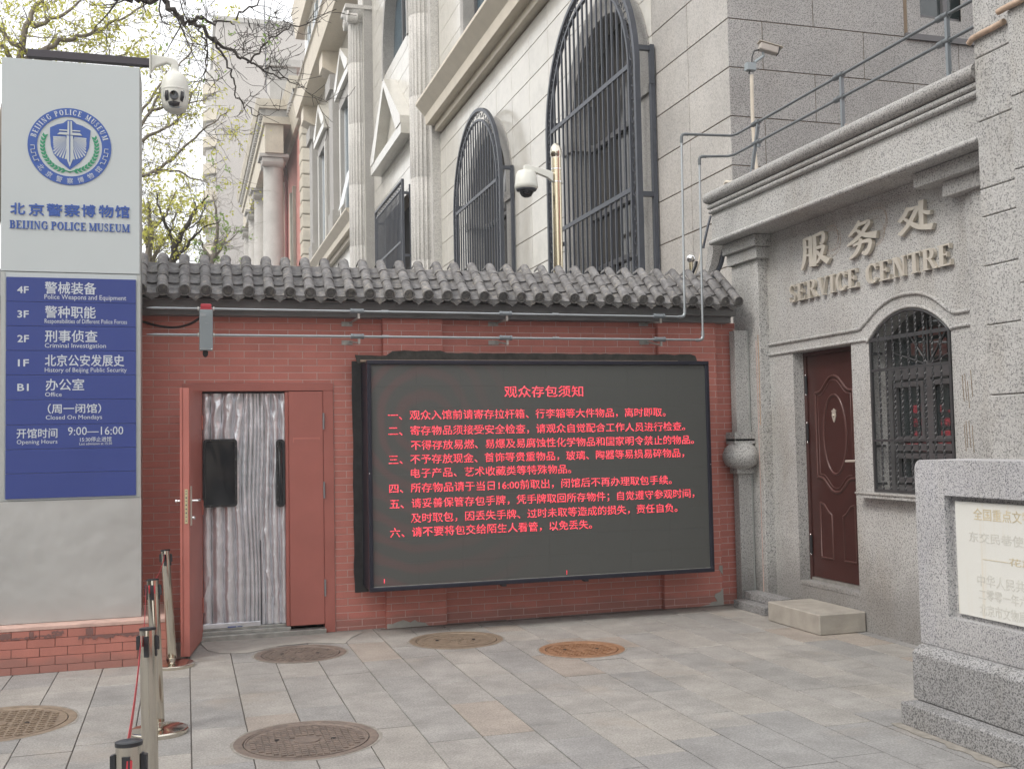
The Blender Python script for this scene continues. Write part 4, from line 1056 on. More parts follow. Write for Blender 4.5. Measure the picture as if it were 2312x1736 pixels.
# lens face towards the street
def dome_patch(name,pts,mat,off):
    mb=MB(); P=[]
    for (u,v) in pts:
        z=dz(v); x=X_+(u-395)*8.42/FPX; r=.1055 if v<225 else .1055-(v-225)*.0009; y=8.70-math.sqrt(max(1e-5,r*r-(x-X_)**2))-off; P.append((x,y,z))
    c=Vector((0,0,0))
    for p in P: c+=Vector(p)
    c/=len(P); c.y-=.012
    mb.add(P+[tuple(c)],[(i,(i+1)%len(P),len(P)) for i in range(len(P))]); return mb.build(name,mat,d1)
dome_patch('face_plate',[(371,210),(380,207.5),(402,207.5),(415,211),(418,225),(414,243),(404,251),(388,251),(376,243),(370,225)],M['boxgrey'],.002)
dome_patch('ir_window',[(374,214),(381,214),(382,235),(375,237),(372.5,226)],M['black'],.009)
dome_patch('ir_window',[(408,214),(414,215),(415,226),(411,238),(406,234)],M['black'],.009)
dome_patch('ir_window',[(380,239),(392,237),(406,239),(404,247),(393,249.5),(383,247)],M['black'],.012)
c=(X_-.006,8.70-.118,dz(225.5)); MB().lathe(c,[(1e-4,.004),(.020,.002),(.024,-.006),(.033,-.008),(.035,.02)],20,axis='y').build('lens',M['vinyl'],d1,smooth=40)

# ================================================================ STANCHIONS
def stanchion(top,base,label,first):
    t=thing('belt_stanchion',(base[0],base[1],0),label,'stanchion','polished steel belt stanchions in a row on the left')
    T=Vector((top[0],top[1],.845)); B=Vector((base[0],base[1],.04)); d=(T-B).normalized()
    MB().lathe((B.x,B.y,0),[(1e-4,.034),(.04,.034),(.045,.033),(.146,.028),(.156,.025),(.160,.021),(.160,0)],56).build('base_disc',M['chrome'],t,smooth=30)
    MB().tube([B-Vector((0,0,.008)),B+d*.03],.024,20).build('neck',M['chrome'],t,smooth=40)
    MB().tube([B+d*.02,B+d*.025,T-d*.004],[.030,.033,.033],36).build('post',M['chrome'],t,smooth=40)
    MB().tube([T-d*.010,T],.0345,36).tube([T,T+d*.002],[.030,.027],36).build('cap_rim',M['black'],t,smooth=40)
    MB().lathe(T+Vector((0,0,-.001)),[(1e-4,.0035),(.006,.0035),(.007,.001),(.028,.001)],20).build('cap_button',M['black'],t)
    for k,w in ((0,1),(1,1),(2,1),(3,1)):
        q=R(-10+90*k); e=Vector((math.cos(q),math.sin(q),0)); s=Vector((-e.y,e.x,0)); mb=MB(); c=T-d*.03
        mb.prism([c+e*.032-s*.011,c+e*.032+s*.011,c+e*.0365+s*.010,c+e*.0365-s*.010],-d*.085)
        if k in (0,2): mb.prism([c+e*.037-s*.009-d*.002,c+e*.037+s*.009-d*.002,c+e*.046+s*.008-d*.004,c+e*.046-s*.008-d*.004],-d*.055)
        mb.build('belt_clip_slot',M['black'],t)
    return t,T,d
st=[((-.146,8.403),(-.100,8.335),'stanchion in front of the open red door leaf, farthest of the row'),
    ((-.184,6.565),(-.150,6.44),'second stanchion from the back, its red belt end showing on the head'),
    ((-.156,4.811),(-.140,4.74),'third stanchion from the back, red belt running down its left side'),
    ((-.143,2.985),(-.135,2.95),'stanchion nearest the camera, cut off by the bottom edge')]
ST=[stanchion(a,b,l,i==0) for i,(a,b,l) in enumerate(st)]
def belt(i,j,side,sag,zoff0=-.05,zoff1=-.05,w=.045,tw=0):
    A=ST[i][1]+Vector((side[0]*.036,-.030,zoff0)); Bv=ST[j][1]+Vector((side[1]*.036,.034,zoff1)); mb=MB(); n=14; vs=[];fs=[]
    for k in range(n+1):
        u=k/n; p=A.lerp(Bv,u); p.z-=sag*4*u*(1-u); a=tw*math.sin(math.pi*u); vs+= [p+Vector((math.sin(a)*w/2,0,math.cos(a)*w/2)),p-Vector((math.sin(a)*w/2,0,math.cos(a)*w/2))]
        vs+=[vs[-2]+Vector((.0012,0,0)),vs[-1]+Vector((.0012,0,0))]
    vs=vs
    for k in range(n):
        o=4*k; q=o+4; fs+=[(o,q,q+1,o+1),(o+2,o+3,q+3,q+2),(o,o+2,q+2,q),(o+1,q+1,q+3,o+3)]
    mb.add(vs,fs); return mb.build('belt',M['belt'],ST[i][0])
belt(0,1,(-.2,-.4),.03,tw=.35); belt(1,2,(-1,-.6),.05,zoff1=-.06); belt(2,3,(-.7,-.3),.04)
for i,(a0,a1) in ((1,(R(225),R(290))),(3,(R(262),R(278)))):
    T,d=ST[i][1],ST[i][2]; mb=MB(); c=T-d*.032; vs=[];fs=[];n=8
    for k in range(n+1):
        q=a0+(a1-a0)*k/n; e=Vector((math.cos(q),math.sin(q),0)); vs+=[c+e*.0352,c+e*.0352-d*.045]
    for k in range(n): fs.append((2*k,2*k+2,2*k+3,2*k+1))
    mb.add(vs,fs).build('belt_end',M['belt'],ST[i][0])
c=ST[3][1]-ST[3][2]*.04; MB().prism([c+Vector((-.004,-.036,0)),c+Vector((.010,-.036,0)),c+Vector((-.004,-.05,-.4)),c+Vector((-.03,-.05,-.4))],(0,-.001,0)).build('belt',M['belt'],ST[3][0])
# ================================================================ SERVICE CENTRE BUILDING
sb=thing('service_building',(5.4,7.6,0),'grey granite service centre annexe with raised metal lettering, maroon door and barred arched window','building')
def wall_x(name,X0,thick,y0,y1,z0,z1,tops,mat,parent,step=.04,cuts=()):
    """wall with its street face at x=X0; tops(y)->list of (zlo,zhi) openings"""
    ys={y0,y1}|set(c for c in cuts if y0<c<y1); n=int((y1-y0)/step)
    for i in range(1,n): ys.add(y0+(y1-y0)*i/n)
    ys=sorted(ys); mb=MB()
    for a,b in zip(ys[:-1],ys[1:]):
        if b-a<1e-4: continue
        op=sorted(tops((a+b)/2)); z=z0; iv=[]
        opa=sorted(tops(a+1e-5)); opb=sorted(tops(b-1e-5))
        if not op: mb.box(X0,X0+thick,a,b,z0,z1); continue
        for i,(p,q) in enumerate(op):
            pa,qa=(opa[i] if i<len(opa) else (p,q)); pb,qb=(opb[i] if i<len(opb) else (p,q))
            if p>z: mb.box(X0,X0+thick,a,b,z,p)
            z=q; za,zb=qa,qb
        if z<z1:
            mb.add([(X0,a,za),(X0+thick,a,za),(X0+thick,b,zb),(X0,b,zb),(X0,a,z1),(X0+thick,a,z1),(X0+thick,b,z1),(X0,b,z1)],
                   [(0,3,2,1),(4,5,6,7),(0,1,5,4),(1,2,6,5),(2,3,7,6),(3,0,4,7)])
    return mb.build(name,mat,parent)
DOY0,DOY1=7.64,8.53
WYc,WYr=6.908,.482; WSP=2.335
def arch_seg(y,c,hw,zs,rise):
    Rr=(hw*hw+rise*rise)/(2*rise); t=Rr*Rr-(y-c)**2
    return zs+rise-Rr+math.sqrt(max(0,t))
def svc_open(y):
    o=[]
    if DOY0<y<DOY1: o.append((.30,2.345))
    if WYc-WYr<y<WYc+WYr: o.append((1.135,arch_seg(y,WYc,WYr,WSP,.215)))
    return o
wall_x('front_wall',WX,.30,6.05,8.93,-.05,3.49,svc_open,M['granite'],sb,.035,(DOY0,DOY1,WYc-WYr,WYc+WYr))
MB().box(5.66,5.70,6.0,9.4,-.05,3.49).build('inner_dark_wall',M['dark'],sb)
MB().box(WX+.001,5.66,DOY0-.001,DOY1+.001,-.05,.262).build('door_plinth',M['granite_dk'],sb)
MB().box(WX-.004,5.66,DOY0+.002,DOY1-.002,.268,.305).build('door_sill_slab',M['granite'],sb,bevel=.004)
# pilasters
PXf=5.17
MB().box(PXf,5.6,8.93,9.43,-.05,3.49).build('pilaster',M['granite'],sb,bevel=.006)
MB().box(PXf-.002,PXf+.05,8.995,9.003,.1,2.5).build('vertical_joint',M['capstone'],sb)
MB().box(5.245,5.6,6.10,6.20,-.05,3.49).build('pilaster',M['granite'],sb,bevel=.006)
MB().box(5.09,5.6,8.84,9.47,3.38,3.488).build('capital',M['granite'],sb,bevel=.008); MB().box(5.13,5.6,8.88,9.45,3.27,3.379).build('capital',M['granite'],sb,bevel=.008)
MB().box(5.10,5.6,5.69,6.56,3.38,3.488).build('capital',M['granite'],sb,bevel=.008); MB().box(5.17,5.6,5.69,6.34,3.27,3.379).build('capital',M['granite'],sb,bevel=.008)
# parapet with cornice mouldings (profile swept along Y)
def sweepY(pr,y0,y1): return MB().prism([(x,y0,z) for x,z in pr],(0,y1-y0,0))
def rnd(cx,cz,r,a0,a1,n=10): return [(cx+r*math.cos(R(a0+(a1-a0)*i/n)),cz+r*math.sin(R(a0+(a1-a0)*i/n))) for i in range(n+1)]
Y0c,Y1c=5.695,9.50
sweepY([(5.6,3.492),(4.985,3.492)]+rnd(4.985,3.515,.023,270,90,8)+[(5.0,3.545),(5.01,3.80),(5.6,3.80)],Y0c,Y1c).build('parapet',M['granite'],sb,smooth=35)
sweepY([(5.6,3.802)]+rnd(4.992,3.824,.0215,270,90,8)+[(5.6,3.846)],Y0c,Y1c+.005).build('moulding',M['granite'],sb,smooth=35)
sweepY([(5.6,3.848)]+rnd(4.978,3.871,.0225,270,90,8)+[(5.6,3.894)],Y0c,Y1c+.005).build('moulding',M['granite'],sb,smooth=35)
cp=rnd(4.965,3.955,.056,270,90,12)
cap_=MB().prism([(x,Y0c,z) for x,z in [(5.25,3.898)]+cp+[(5.25,4.012)]],(0,Y1c-Y0c,0))
cap_.lathe((5.0,Y1c,3.955),[(1e-4,.045),(.03,.04),(.048,.024),(.056,0)],20,axis='y'); cap_.build('coping',M['granite_side'],sb,smooth=35)
MB().box(5.25,7.6,5.2,9.5,3.70,3.75).build('flat_roof',M['concrete'],sb)
# moulding beads over door and window
def bead(name,pts,r,x=WX-.004): 
    P=[Vector((x,y,z)) for y,z in pts]
    return MB().tube(P,r,10).build(name,M['granite'],sb,smooth=60)
def smoothpts(K,n=8):
    out=[]
    for i in range(len(K)-1):
        p0=K[max(i-1,0)];p1=K[i];p2=K[i+1];p3=K[min(i+2,len(K)-1)]
        for j in range(n):
            t=j/n; out.append(tuple(.5*((2*p1[k])+(-p0[k]+p2[k])*t+(2*p0[k]-5*p1[k]+4*p2[k]-p3[k])*t*t+(-p0[k]+3*p1[k]-3*p2[k]+p3[k])*t**3) for k in range(len(p1))))
    out.append(K[-1]); return out
bead('bead_moulding',[(8.93,2.452),(7.56,2.452)]+smoothpts([(7.50,2.456),(7.36,2.535),(7.24,2.60),(7.08,2.648),(6.90,2.660),(6.73,2.640),(6.58,2.580),(6.47,2.505),(6.40,2.462),(6.34,2.452)])+[(6.20,2.452)],.015)
arc=[(WYc+WYr+.012-(2*WYr+.024)*i/24,arch_seg(WYc+(WYr+.012)*(1-2*i/24),WYc,WYr+.012,WSP+.004,.222)) for i in range(25)]
bead('bead_moulding',[(8.93,2.358),(7.45,2.358),(7.415,2.352)]+arc+[(6.40,2.350),(6.34,2.352),(6.20,2.352)],.014)
MB().prism([(WX-.10,7.52,1.118),(WX+.14,7.52,1.118),(WX+.14,6.30,1.118),(WX-.10,6.30,1.118)],(0,0,.016)).build('window_sill',M['granite_win'],sb,bevel=.005)
MB().prism([(WX-.09,7.50,1.092),(WX-.001,7.50,1.092),(WX-.001,6.32,1.092),(WX-.09,6.32,1.092)],(0,0,.0255)).build('sill_underside',M['granite'],sb)
# plinth steps
MB().box(4.915,PXf,8.56,9.12,0,.075).build('plinth_step',M['granite_dk'],sb,bevel=.006)
MB().box(5.03,PXf,8.50,9.12,.076,.150).build('plinth_step',M['granite_dk'],sb,bevel=.006)
# big corner pillar on the right, in courses
PLX=4.93; zj=[-.05,.36,.86]+[onX(x_,y_,PLX).z for x_,y_ in ((2227,893),(2221,736))]+[2.66,2.98]+[onX(x_,y_,PLX).z for x_,y_ in ((2215,429),(2207,278))]+[4.02,4.6,5.2]
zj=sorted(zj)
MB().box(PLX+.02,5.72,4.3,5.675,-.05,5.2).build('pillar_core',M['joint'],sb)
for a,b in zip(zj[:-1],zj[1:]):
    MB().cbox(PLX,5.73,5.33,5.685,a+.0025,b-.0025,.006).build('pillar_stone',M['granite'],sb)
zj2=[-.05,.5,1.02,1.5,1.98,2.50]+[onX(x_,y_,PLX-.05).z for x_,y_ in ((2281,387),(2276,222))]+[4.2,4.7,5.2]
zj2=sorted(zj2)
for a,b in zip(zj2[:-1],zj2[1:]):
    MB().cbox(PLX-.05,5.72,4.3,5.328,a+.0025,b-.0025,.006).build('pillar_stone',M['granite'],sb)
MB().box(5.22,5.6,5.69,6.10,-.05,3.49).build('recess_strip',M['granite'],sb)
# square granite down-shaft with its flattened ball, in the corner
sh=thing('granite_shaft',(5.06,9.16,0),'square granite shaft with a flattened granite ball halfway up, between brick wall and annexe','stone shaft')
MB().box(5.02,PXf-.002,9.14,9.245,0,1.245).box(5.02,PXf-.002,9.14,9.245,1.58,2.61).build('shaft',M['granite'],sh,bevel=.004)
MB().box(4.985,PXf-.002,9.10,9.246,1.246,1.30).build('collar',M['granite'],sh,bevel=.004)
MB().box(4.955,PXf-.002,9.07,9.246,1.525,1.579).build('collar',M['granite'],sh,bevel=.004); MB().box(4.955,PXf-.002,9.07,9.246,1.555,1.64).build('collar',M['granite'],sh)
MB().lathe((5.05,9.14,1.41),[(1e-4,.128),(.06,.128),(.11,.112),(.150,.075),(.172,.02),(.172,-.02),(.15,-.075),(.11,-.105),(.06,-.118),(1e-4,-.118)],36).build('ball',M['granite'],sh,smooth=60)
MB().tube([(5.157,9.135,.12),(5.160,9.135,1.24)],.006,6).tube([(5.157,9.135,1.6),(5.16,9.135,2.6)],.006,6).build('caulk_line',M['signframe'],sh)
# step block
o=MB().cbox(4.83,5.262,7.556,8.352,0,.165,.008).build('concrete_step',M['concstep'],None)
tag(o,'loose concrete step block on the paving below the maroon door','step')
# steel door --------------------------------------------------------
sdr=thing('steel_door',(5.39,8.15,.31),'closed maroon steel security door with raised mouldings, oval panel and long chrome lock plate','door')
DXf=5.385
MB().box(DXf-.012,5.44,DOY1-.045,DOY1-.002,.307,2.343).box(DXf-.012,5.44,DOY0+.002,DOY0+.04,.307,2.343).box(DXf-.012,5.44,DOY0+.04,DOY1-.045,2.31,2.343).build('door_frame',M['doordark'],sdr,bevel=.003)
MB().box(DXf-.02,5.44,DOY0+.04,DOY1-.045,.306,.333).build('threshold',M['alu'],sdr)
da,db=DOY0+.043,DOY1-.048
MB().box(DXf,5.43,da,db,.336,2.307).build('door_leaf',M['doordark'],sdr,bevel=.003)
def dm(pts,r=.0095,closed=True):
    P=[Vector((DXf-.001,y,z)) for y,z in pts]
    if closed: P.append(P[0]+(P[1]-P[0])*.001)
    MB().tube(P,r,8,cap=not closed).build('raised_moulding',M['doorrim'],sdr,smooth=60)
def onD(x,y): p=onX(x,y,DXf); return (p.y,p.z)
dc=(da+db)/2; hw=.30
S1=smoothpts([(dc+.285,1.97),(dc+.20,1.985),(dc+.12,2.05),(dc+.06,2.095),(dc,2.108),(dc-.06,2.095),(dc-.12,2.05),(dc-.20,1.985),(dc-.285,1.97)])
S2=smoothpts([(dc-.285,1.225),(dc-.20,1.215),(dc-.12,1.155),(dc-.06,1.11),(dc,1.10),(dc+.06,1.11),(dc+.12,1.155),(dc+.20,1.215),(dc+.285,1.225)])
dm(S1+S2,.012)
dm([(dc+(y-dc)*.86,1.60+(z-1.60)*.93) for y,z in S1+S2],.005)
dm([(dc+.17*math.cos(2*math.pi*i/40),1.60+.345*math.sin(2*math.pi*i/40)) for i in range(40)],.011)
dm([(dc+.26,1.00),(dc+.20,.985),(dc+.13,.92),(dc+.085,.90),(dc+.085,.52),(dc+.26,.52)],.010)
dm([(dc-.26,1.00),(dc-.20,.985),(dc-.13,.92),(dc-.085,.90),(dc-.085,.52),(dc-.26,.52)],.010)
mb=MB(); hx=[(.0,.065),(.016,.050),(.035,.048),(.026,.03),(.030,0),(.014,-.04),(0,-.058),(-.014,-.04),(-.030,0),(-.026,.03),(-.035,.048),(-.016,.050)]
mb.prism([(DXf-.008,dc+y,1.76+z) for y,z in hx],(.006,0,0)); mb.ball((DXf-.012,dc,1.765),.010,10); mb.build('crest_knocker',M['gold'],sdr)
ly=onD(1917,1025)[0]
MB().box(DXf-.022,DXf-.0005,da+.006,da+.075,1.14,1.52).build('lock_plate',M['gold'],sdr,bevel=.006)
MB().box(DXf-.0235,DXf-.0225,da+.018,da+.062,1.16,1.50).build('lock_plate_inlay',M['lampred'],sdr)
MB().tube([(DXf-.02,da+.045,1.375),(DXf-.055,da+.05,1.375),(DXf-.058,da+.17,1.372)],.010,10).build('lever_handle',M['gold'],sdr,smooth=50)
MB().box(DXf-.027,DXf-.0236,da+.026,da+.054,1.255,1.295).build('keyhole_cover',M['chrome2'],sdr,bevel=.003)
for z in (2.05,1.62,.62):
    MB().tube([(DXf-.016,db+.006,z-.08),(DXf-.016,db+.006,z+.08)],.012,10).build('hinge',M['black'],sdr,smooth=50)
    MB().ball((DXf-.018,db+.006,z+.088),.009,8).ball((DXf-.018,db+.006,z-.088),.009,8).build('hinge_pin',M['chrome2'],sdr,smooth=60)
# barred window ------------------------------------------------------
wn=thing('window',(5.42,6.9,1.14),None,None); wn.parent=sb; wn.matrix_parent_inverse=WM[sb.name].inverted()
ya,yb=WYc-WYr+.002,WYc+WYr-.002; XW=5.43
mb=MB(); f=.05
mb.box(XW,XW+.05,ya,ya+f,1.137,2.34); mb.box(XW,XW+.05,yb-f,yb,1.137,2.34)
for z in (1.137,1.46,2.02): mb.box(XW+.001,XW+.051,ya+f,yb-f,z,z+(.055 if z<2 else .09))
mb.box(XW-.001,XW+.052,WYc-.035,WYc+.035,1.19,2.02)
for z0,z1 in ((1.515,2.02),(1.192,1.46)):
    for a,b in ((ya+f+.03,WYc-.035),(WYc+.035,yb-f-.03)):
        mb.box(XW-.012,XW+.02,a,a+.035,z0+.02,z1-.02); mb.box(XW-.012,XW+.02,b-.035,b,z0+.02,z1-.02); mb.box(XW-.012,XW+.02,a+.035,b-.035,z0+.02,z0+.06); mb.box(XW-.012,XW+.02,a+.035,b-.035,z1-.06,z1-.02)
mb.build('window_frame',M['winframe'],wn,bevel=.002)
MB().box(XW-.013,XW-.0121,WYc+.1,WYc+.4,1.512,1.518).build('sash_rail',M['chrome2'],wn)
for z0,z1 in ((1.515,2.02),(1.192,1.46),(2.11,2.56)):
    for a,b in ((ya+.01,WYc),(WYc,yb-.01)): MB().box(XW+.021,XW+.026,a+.001,b-.001,z0,z1).build('pane',M['glass4'],wn)
MB().box(XW+.029,XW+.031,ya,yb,1.13,2.6).build('pane_backing',M['dark'],wn)
XG=5.268
gr=MB(); 
for z,h in ((1.150,.022),(1.545,.018),(2.10,.022),(2.345,.028)): gr.box(XG-.006,XG+.006,ya+.004,yb-.004,z-h/2,z+h/2)
gr.box(XG-.008,XG+.014,ya+.004,ya+.026,1.14,2.345); gr.box(XG-.008,XG+.014,yb-.026,yb-.004,1.14,2.345)
P=[(XG,WYc+(WYr-.012)*(1-2*i/24),arch_seg(WYc+(WYr-.012)*(1-2*i/24),WYc,WYr-.012,WSP-.01,.21)) for i in range(25)]; gr.tube(P,.009,6)
gr.build('grille_frame',M['iron2'],wn)
def twist(y,z0,z1,s=.0075,turn=38,x=XG):
    mb=MB(); n=max(2,int((z1-z0)/.022)); vs=[];fs=[]
    for i in range(n+1):
        z=z0+(z1-z0)*i/n; q=z*turn
        for k in range(4): a=q+k*math.pi/2+math.pi/4; vs.append((x+s*1.3*math.cos(a),y+s*1.3*math.sin(a),z))
    for i in range(n):
        for k in range(4): fs.append((i*4+k,i*4+(k+1)%4,(i+1)*4+(k+1)%4,(i+1)*4+k))
    return mb.add(vs,fs)
for i in range(9):
    y=ya+.026+(yb-ya-.052)*(i+1)/10
    twist(y,1.15,arch_seg(y,WYc,WYr-.012,WSP-.012,.21)).build('grille_bar',M['iron2'],wn)
for z in (2.24,1.50,1.20): MB().box(XG+.01,XG+.10,yb-.03,yb-.018,z-.01,z+.01).build('grille_lug',M['iron2'],wn)
# iron fan behind the glass of the arch
mb=MB()
for q in (20,55,90,125,160): mb.tube([(XW+.015,WYc,2.12),(XW+.015,WYc+.42*math.cos(R(q)),2.12+.34*math.sin(R(q)))],.006,5)
mb.build('fanlight_bar',M['winframe'],wn)
# raised letters ------------------------------------------------------
XL=WX-.004
# SERVICE CENTRE : runs from far (left) to near (right), so the text axis is -Y
la=onX(1781,670,XL-.03); lb=onX(1936,640,XL-.03); lc=onX(1954,640,XL-.03); ld=onX(2148,580,XL-.03)
zb,zt3=2.795,2.952
for ws,ya_,yb_ in (("SERVICE",la.y,lb.y),("CENTRE",lc.y,ld.y)):
    serif_letters(ws,(XL,ya_,zb),-YA,-XA,ya_-yb_,zt3-zb,.030,M['gold'],sb,True,'letter')
# three brush-style characters, each drawn as tapered strokes
CH={ # strokes: list of (points, widths) in a unit cell
'fu':[([(.16,.95),(.17,.55),(.12,.25),(.02,.02)],[.10,.11,.10,.05]),([(.16,.92),(.38,.93)],[.07,.08]),([(.38,.96),(.37,.5),(.38,.05)],[.11,.11,.13]),([(.17,.66),(.37,.66)],[.06,.06]),([(.17,.42),(.37,.42)],[.06,.06]),
      ([(.52,.97),(.53,.5),(.50,.03)],[.11,.11,.10]),([(.52,.93),(.80,.95),(.84,.80),(.78,.66),(.70,.68)],[.07,.09,.10,.08,.04]),([(.53,.56),(.84,.55)],[.07,.09]),([(.84,.57),(.74,.30),(.58,.10)],[.10,.09,.05]),([(.60,.46),(.74,.26),(.98,.06)],[.06,.10,.15])],
'wu':[([(.45,1.0),(.30,.80),(.08,.64)],[.08,.10,.05]),([(.38,.88),(.74,.90),(.58,.68),(.30,.48),(.02,.38)],[.06,.10,.10,.10,.05]),([(.34,.76),(.60,.56),(.98,.46)],[.06,.11,.17]),
      ([(.22,.34),(.50,.37),(.76,.34),(.74,.16),(.62,.03),(.50,.08)],[.06,.07,.10,.10,.12,.05]),([(.48,.48),(.42,.26),(.28,.08),(.08,-.02)],[.09,.10,.09,.05])],
'chu':[([(.34,.98),(.24,.76),(.06,.56)],[.10,.11,.10]),([(.30,.88),(.56,.88),(.46,.60),(.28,.32),(.06,.10)],[.06,.11,.11,.11,.13]),([(.20,.66),(.40,.40),(.62,.20),(.98,.08)],[.05,.10,.13,.17]),
      ([(.70,1.08),(.69,.7),(.70,.24)],[.12,.11,.09]),([(.72,.72),(.86,.60),(.94,.58)],[.06,.11,.12])]}
def brush(key,ya_,yb_,z0,z1,depth=.030):
    mb=MB(); W_=ya_-yb_; H_=z1-z0; k=0
    for pts,ws in CH[key]:
        K=smoothpts([(p[0],p[1],w) for p,w in zip(pts,ws)],6); L=[];Rr_=[]
        for i,(u,v,w) in enumerate(K):
            a=K[max(i-1,0)];b=K[min(i+1,len(K)-1)]; dx,dy=b[0]-a[0],b[1]-a[1]; l=math.hypot(dx,dy) or 1; nx_,ny_=-dy/l*w*.60,dx/l*w*.60
            L.append((u+nx_,v+ny_)); Rr_.append((u-nx_,v-ny_))
        k+=1
        for i in range(len(K)-1):
            q=[L[i],L[i+1],Rr_[i+1],Rr_[i]]; d=depth+.0003*k
            mb.prism([(XL-d,ya_-u*W_,z0+v*H_) for u,v in q],(d,0,0))
    return mb.build('character',M['gold'],sb)
A=lambda x,y: onX(x,y,XL-.03)
for key,x0,x1,yt,yb2 in (('fu',1808,1868,531,600),('wu',1912,1977,500,572),('chu',2026,2102,466,524)):
    a=A(x0,(yt+yb2)/2);b=A(x1,(yt+yb2)/2); z1=A((x0+x1)/2,yt).z; z0=A((x0+x1)/2,yb2).z
    brush(key,a.y+.01,b.y-.02,z0-.015,z1+.01)
# scribed outlines left by older characters
def ghost(cx,cy,w,h,seed):
    r=random.Random(seed); mb=MB()
    for _ in range(5):
        P=[]; q0=r.uniform(0,6); c_=(cx+r.uniform(-.1,.1)*w,cy+r.uniform(-.2,.2)*h)
        for i in range(14):
            q=q0+i*.4; P.append((XL+.001,c_[0]+w*.4*math.cos(q)*(1+.1*r.random()),c_[1]+h*.34*math.sin(q)*(1+.2*r.random())))
        mb.tube(P,.0009,4)
    mb.build('scribed_outline',M['rustpipe'],sb)
g1=A(1872,545);ghost(g1.y,g1.z,.25,.3,1); g1=A(1972,510);ghost(g1.y,g1.z,.3,.3,2)
# rusty conduits on the pillar
for pts,r in (([(2251,28),(2275,15),(2298,4),(2316,-6)],0),([(2185,100),(2193,88),(2216,75),(2240,63),(2265,49)],1)):
    XX=4.86 if r==0 else 4.91
    P=[onX(x+2,y-40*0,XX) for x,y in pts]
    o=MB().tube(P,.020,10).build('conduit',M['rustpipe'],None,smooth=60); tag(o,('upper' if r==0 else 'lower')+' short rusty cream conduit clipped across the big granite pillar','conduit')
    c=P[1] if r==0 else P[2]
    MB()
# twisted wire down the pilaster, rust stains
MB().tube([(PXf-.004,8.955,2.55),(PXf-.004,8.952,2.2),(PXf-.004,8.958,1.7)],.005,6).build('rusty_seam',M['rustpipe'],sb)
# scratch marks right of the window
mb=MB(); r5=random.Random(3)
for i in range(9):
    y=6.33-.028*(i%4)+r5.uniform(-.006,.006); z=2.0-.32*(i//4)+r5.uniform(-.05,.05); mb.tube([(WX-.0005,y,z),(WX-.0005,y-.004,z-.10),(WX-.0005,y-.010,z-.19)],.003,4)
mb.build('scratch_mark',M['joint'],sb)

# roof rail (two pipes on posts) --------------------------------------
rl=thing('roof_rail',(5.05,7.5,3.95),'grey two-pipe rail on short posts along the top of the granite parapet','railing')
XR=5.06
def yat(px,py): return onX(px,py,XR)
up=[(1660,313),(1707,280),(1895,174),(2125,40),(2192,0)]; lo=[(1654,355),(1700,328),(1890,225),(2128,102),(2195,60)]
upz=onX(1895,174,XR).z; 
PU=[onX(x,y,XR) for x,y in up]; PL=[onX(x,y,XR) for x,y in lo]
zu=sum(p.z for p in PU[1:])/len(PU[1:]); zl=sum(p.z for p in PL[1:])/len(PL[1:])
yu0=PU[0].y; yl0=PL[0].y
MB().tube([E1_-Vector((0,0,0)),Vector((XR-.05,yu0+.0,zu-.01)),Vector((XR,yu0-.04,zu)),Vector((XR,5.0,zu))],.0125,10).build('rail_pipe',M['pipegreen'],rl,smooth=60)
MB().tube([E2_,Vector((XR-.05,yl0+.0,zl-.01)),Vector((XR,yl0-.04,zl)),Vector((XR,5.0,zl))],.0125,10).build('rail_pipe',M['pipegreen'],rl,smooth=60)
for px in (1706,1896,2133):
    y=onX(px,200 if px<2000 else 80,XR).y
    base=4.0
    ly_=y-.03 if px!=1706 else y+.13
    MB().prism([(XR-.016,ly_-.012,base),(XR+.012,ly_-.012,base),(XR+.012,ly_+.012,base),(XR-.016,ly_+.012,base)],Vector((0,y-ly_-.03,zu-base-.02))).build('rail_post',M['clamp'],rl)
    MB().box(XR-.02,XR+.03,ly_-.055,ly_-.045,base-.02,base+.07).box(XR-.02,XR+.02,ly_-.045,ly_+.02,base-.02,base+.01).build('post_foot',M['alu'],rl)
    for z in (zu,zl):
        MB().tube([(XR,y+.07,z),(XR,y-.05,z)],.024,12).tube([(XR,y+.015,z),(XR,y+.005,z)],.027,12).build('pipe_sleeve',M['pipegreen'],rl,smooth=40)
        MB().box(XR-.012,XR+.012,y-.04,y-.012,z-.05,z-.015).build('sleeve_clip',M['clamp'],rl)
# bullet camera on a cream conduit ------------------------------------
Yc=8.95
def onYc(x,y): return onY(x,y,9.9)
bc=thing('bullet_camera',onYc(1700,300),'beige bullet security camera on a cream conduit pole against the speckled granite side wall','security camera')
P=[onYc(1697,170),onYc(1699,262),onYc(1703,330),onYc(1709,388)]
MB().tube(P,.020,12).build('conduit_pole',M['cream_cable'],bc,smooth=60)
a=onYc(1683,143);b=onYc(1704,162); MB().box(a.x,b.x,9.86,9.93,b.z,a.z).build('junction_box',M['boxgrey'],bc,bevel=.005)
a=onYc(1703,142);b=onYc(1724,127); MB().tube([a,b],.016,8).build('bracket_arm',M['boxgrey'],bc); 
MB().tube([onYc(1724,127),onYc(1722,118)],.014,8).build('swivel_joint',M['boxgrey'],bc)
a=onYc(1714,105);b=onYc(1752,120); ax=(b-a); d_=Vector((ax.x,-.04,ax.z)).normalized(); L=ax.length
s_=d_.cross(Vector((0,1,0))).normalized(); w_=d_.cross(s_).normalized()
def obox(mb,c,l0,l1,h0,h1,ww): 
    return mb.prism([c+d_*l0+s_*h0-w_*ww,c+d_*l1+s_*h0-w_*ww,c+d_*l1+s_*h1-w_*ww,c+d_*l0+s_*h1-w_*ww],w_*(2*ww))
upv=s_ if s_.z>0 else -s_; s_=upv
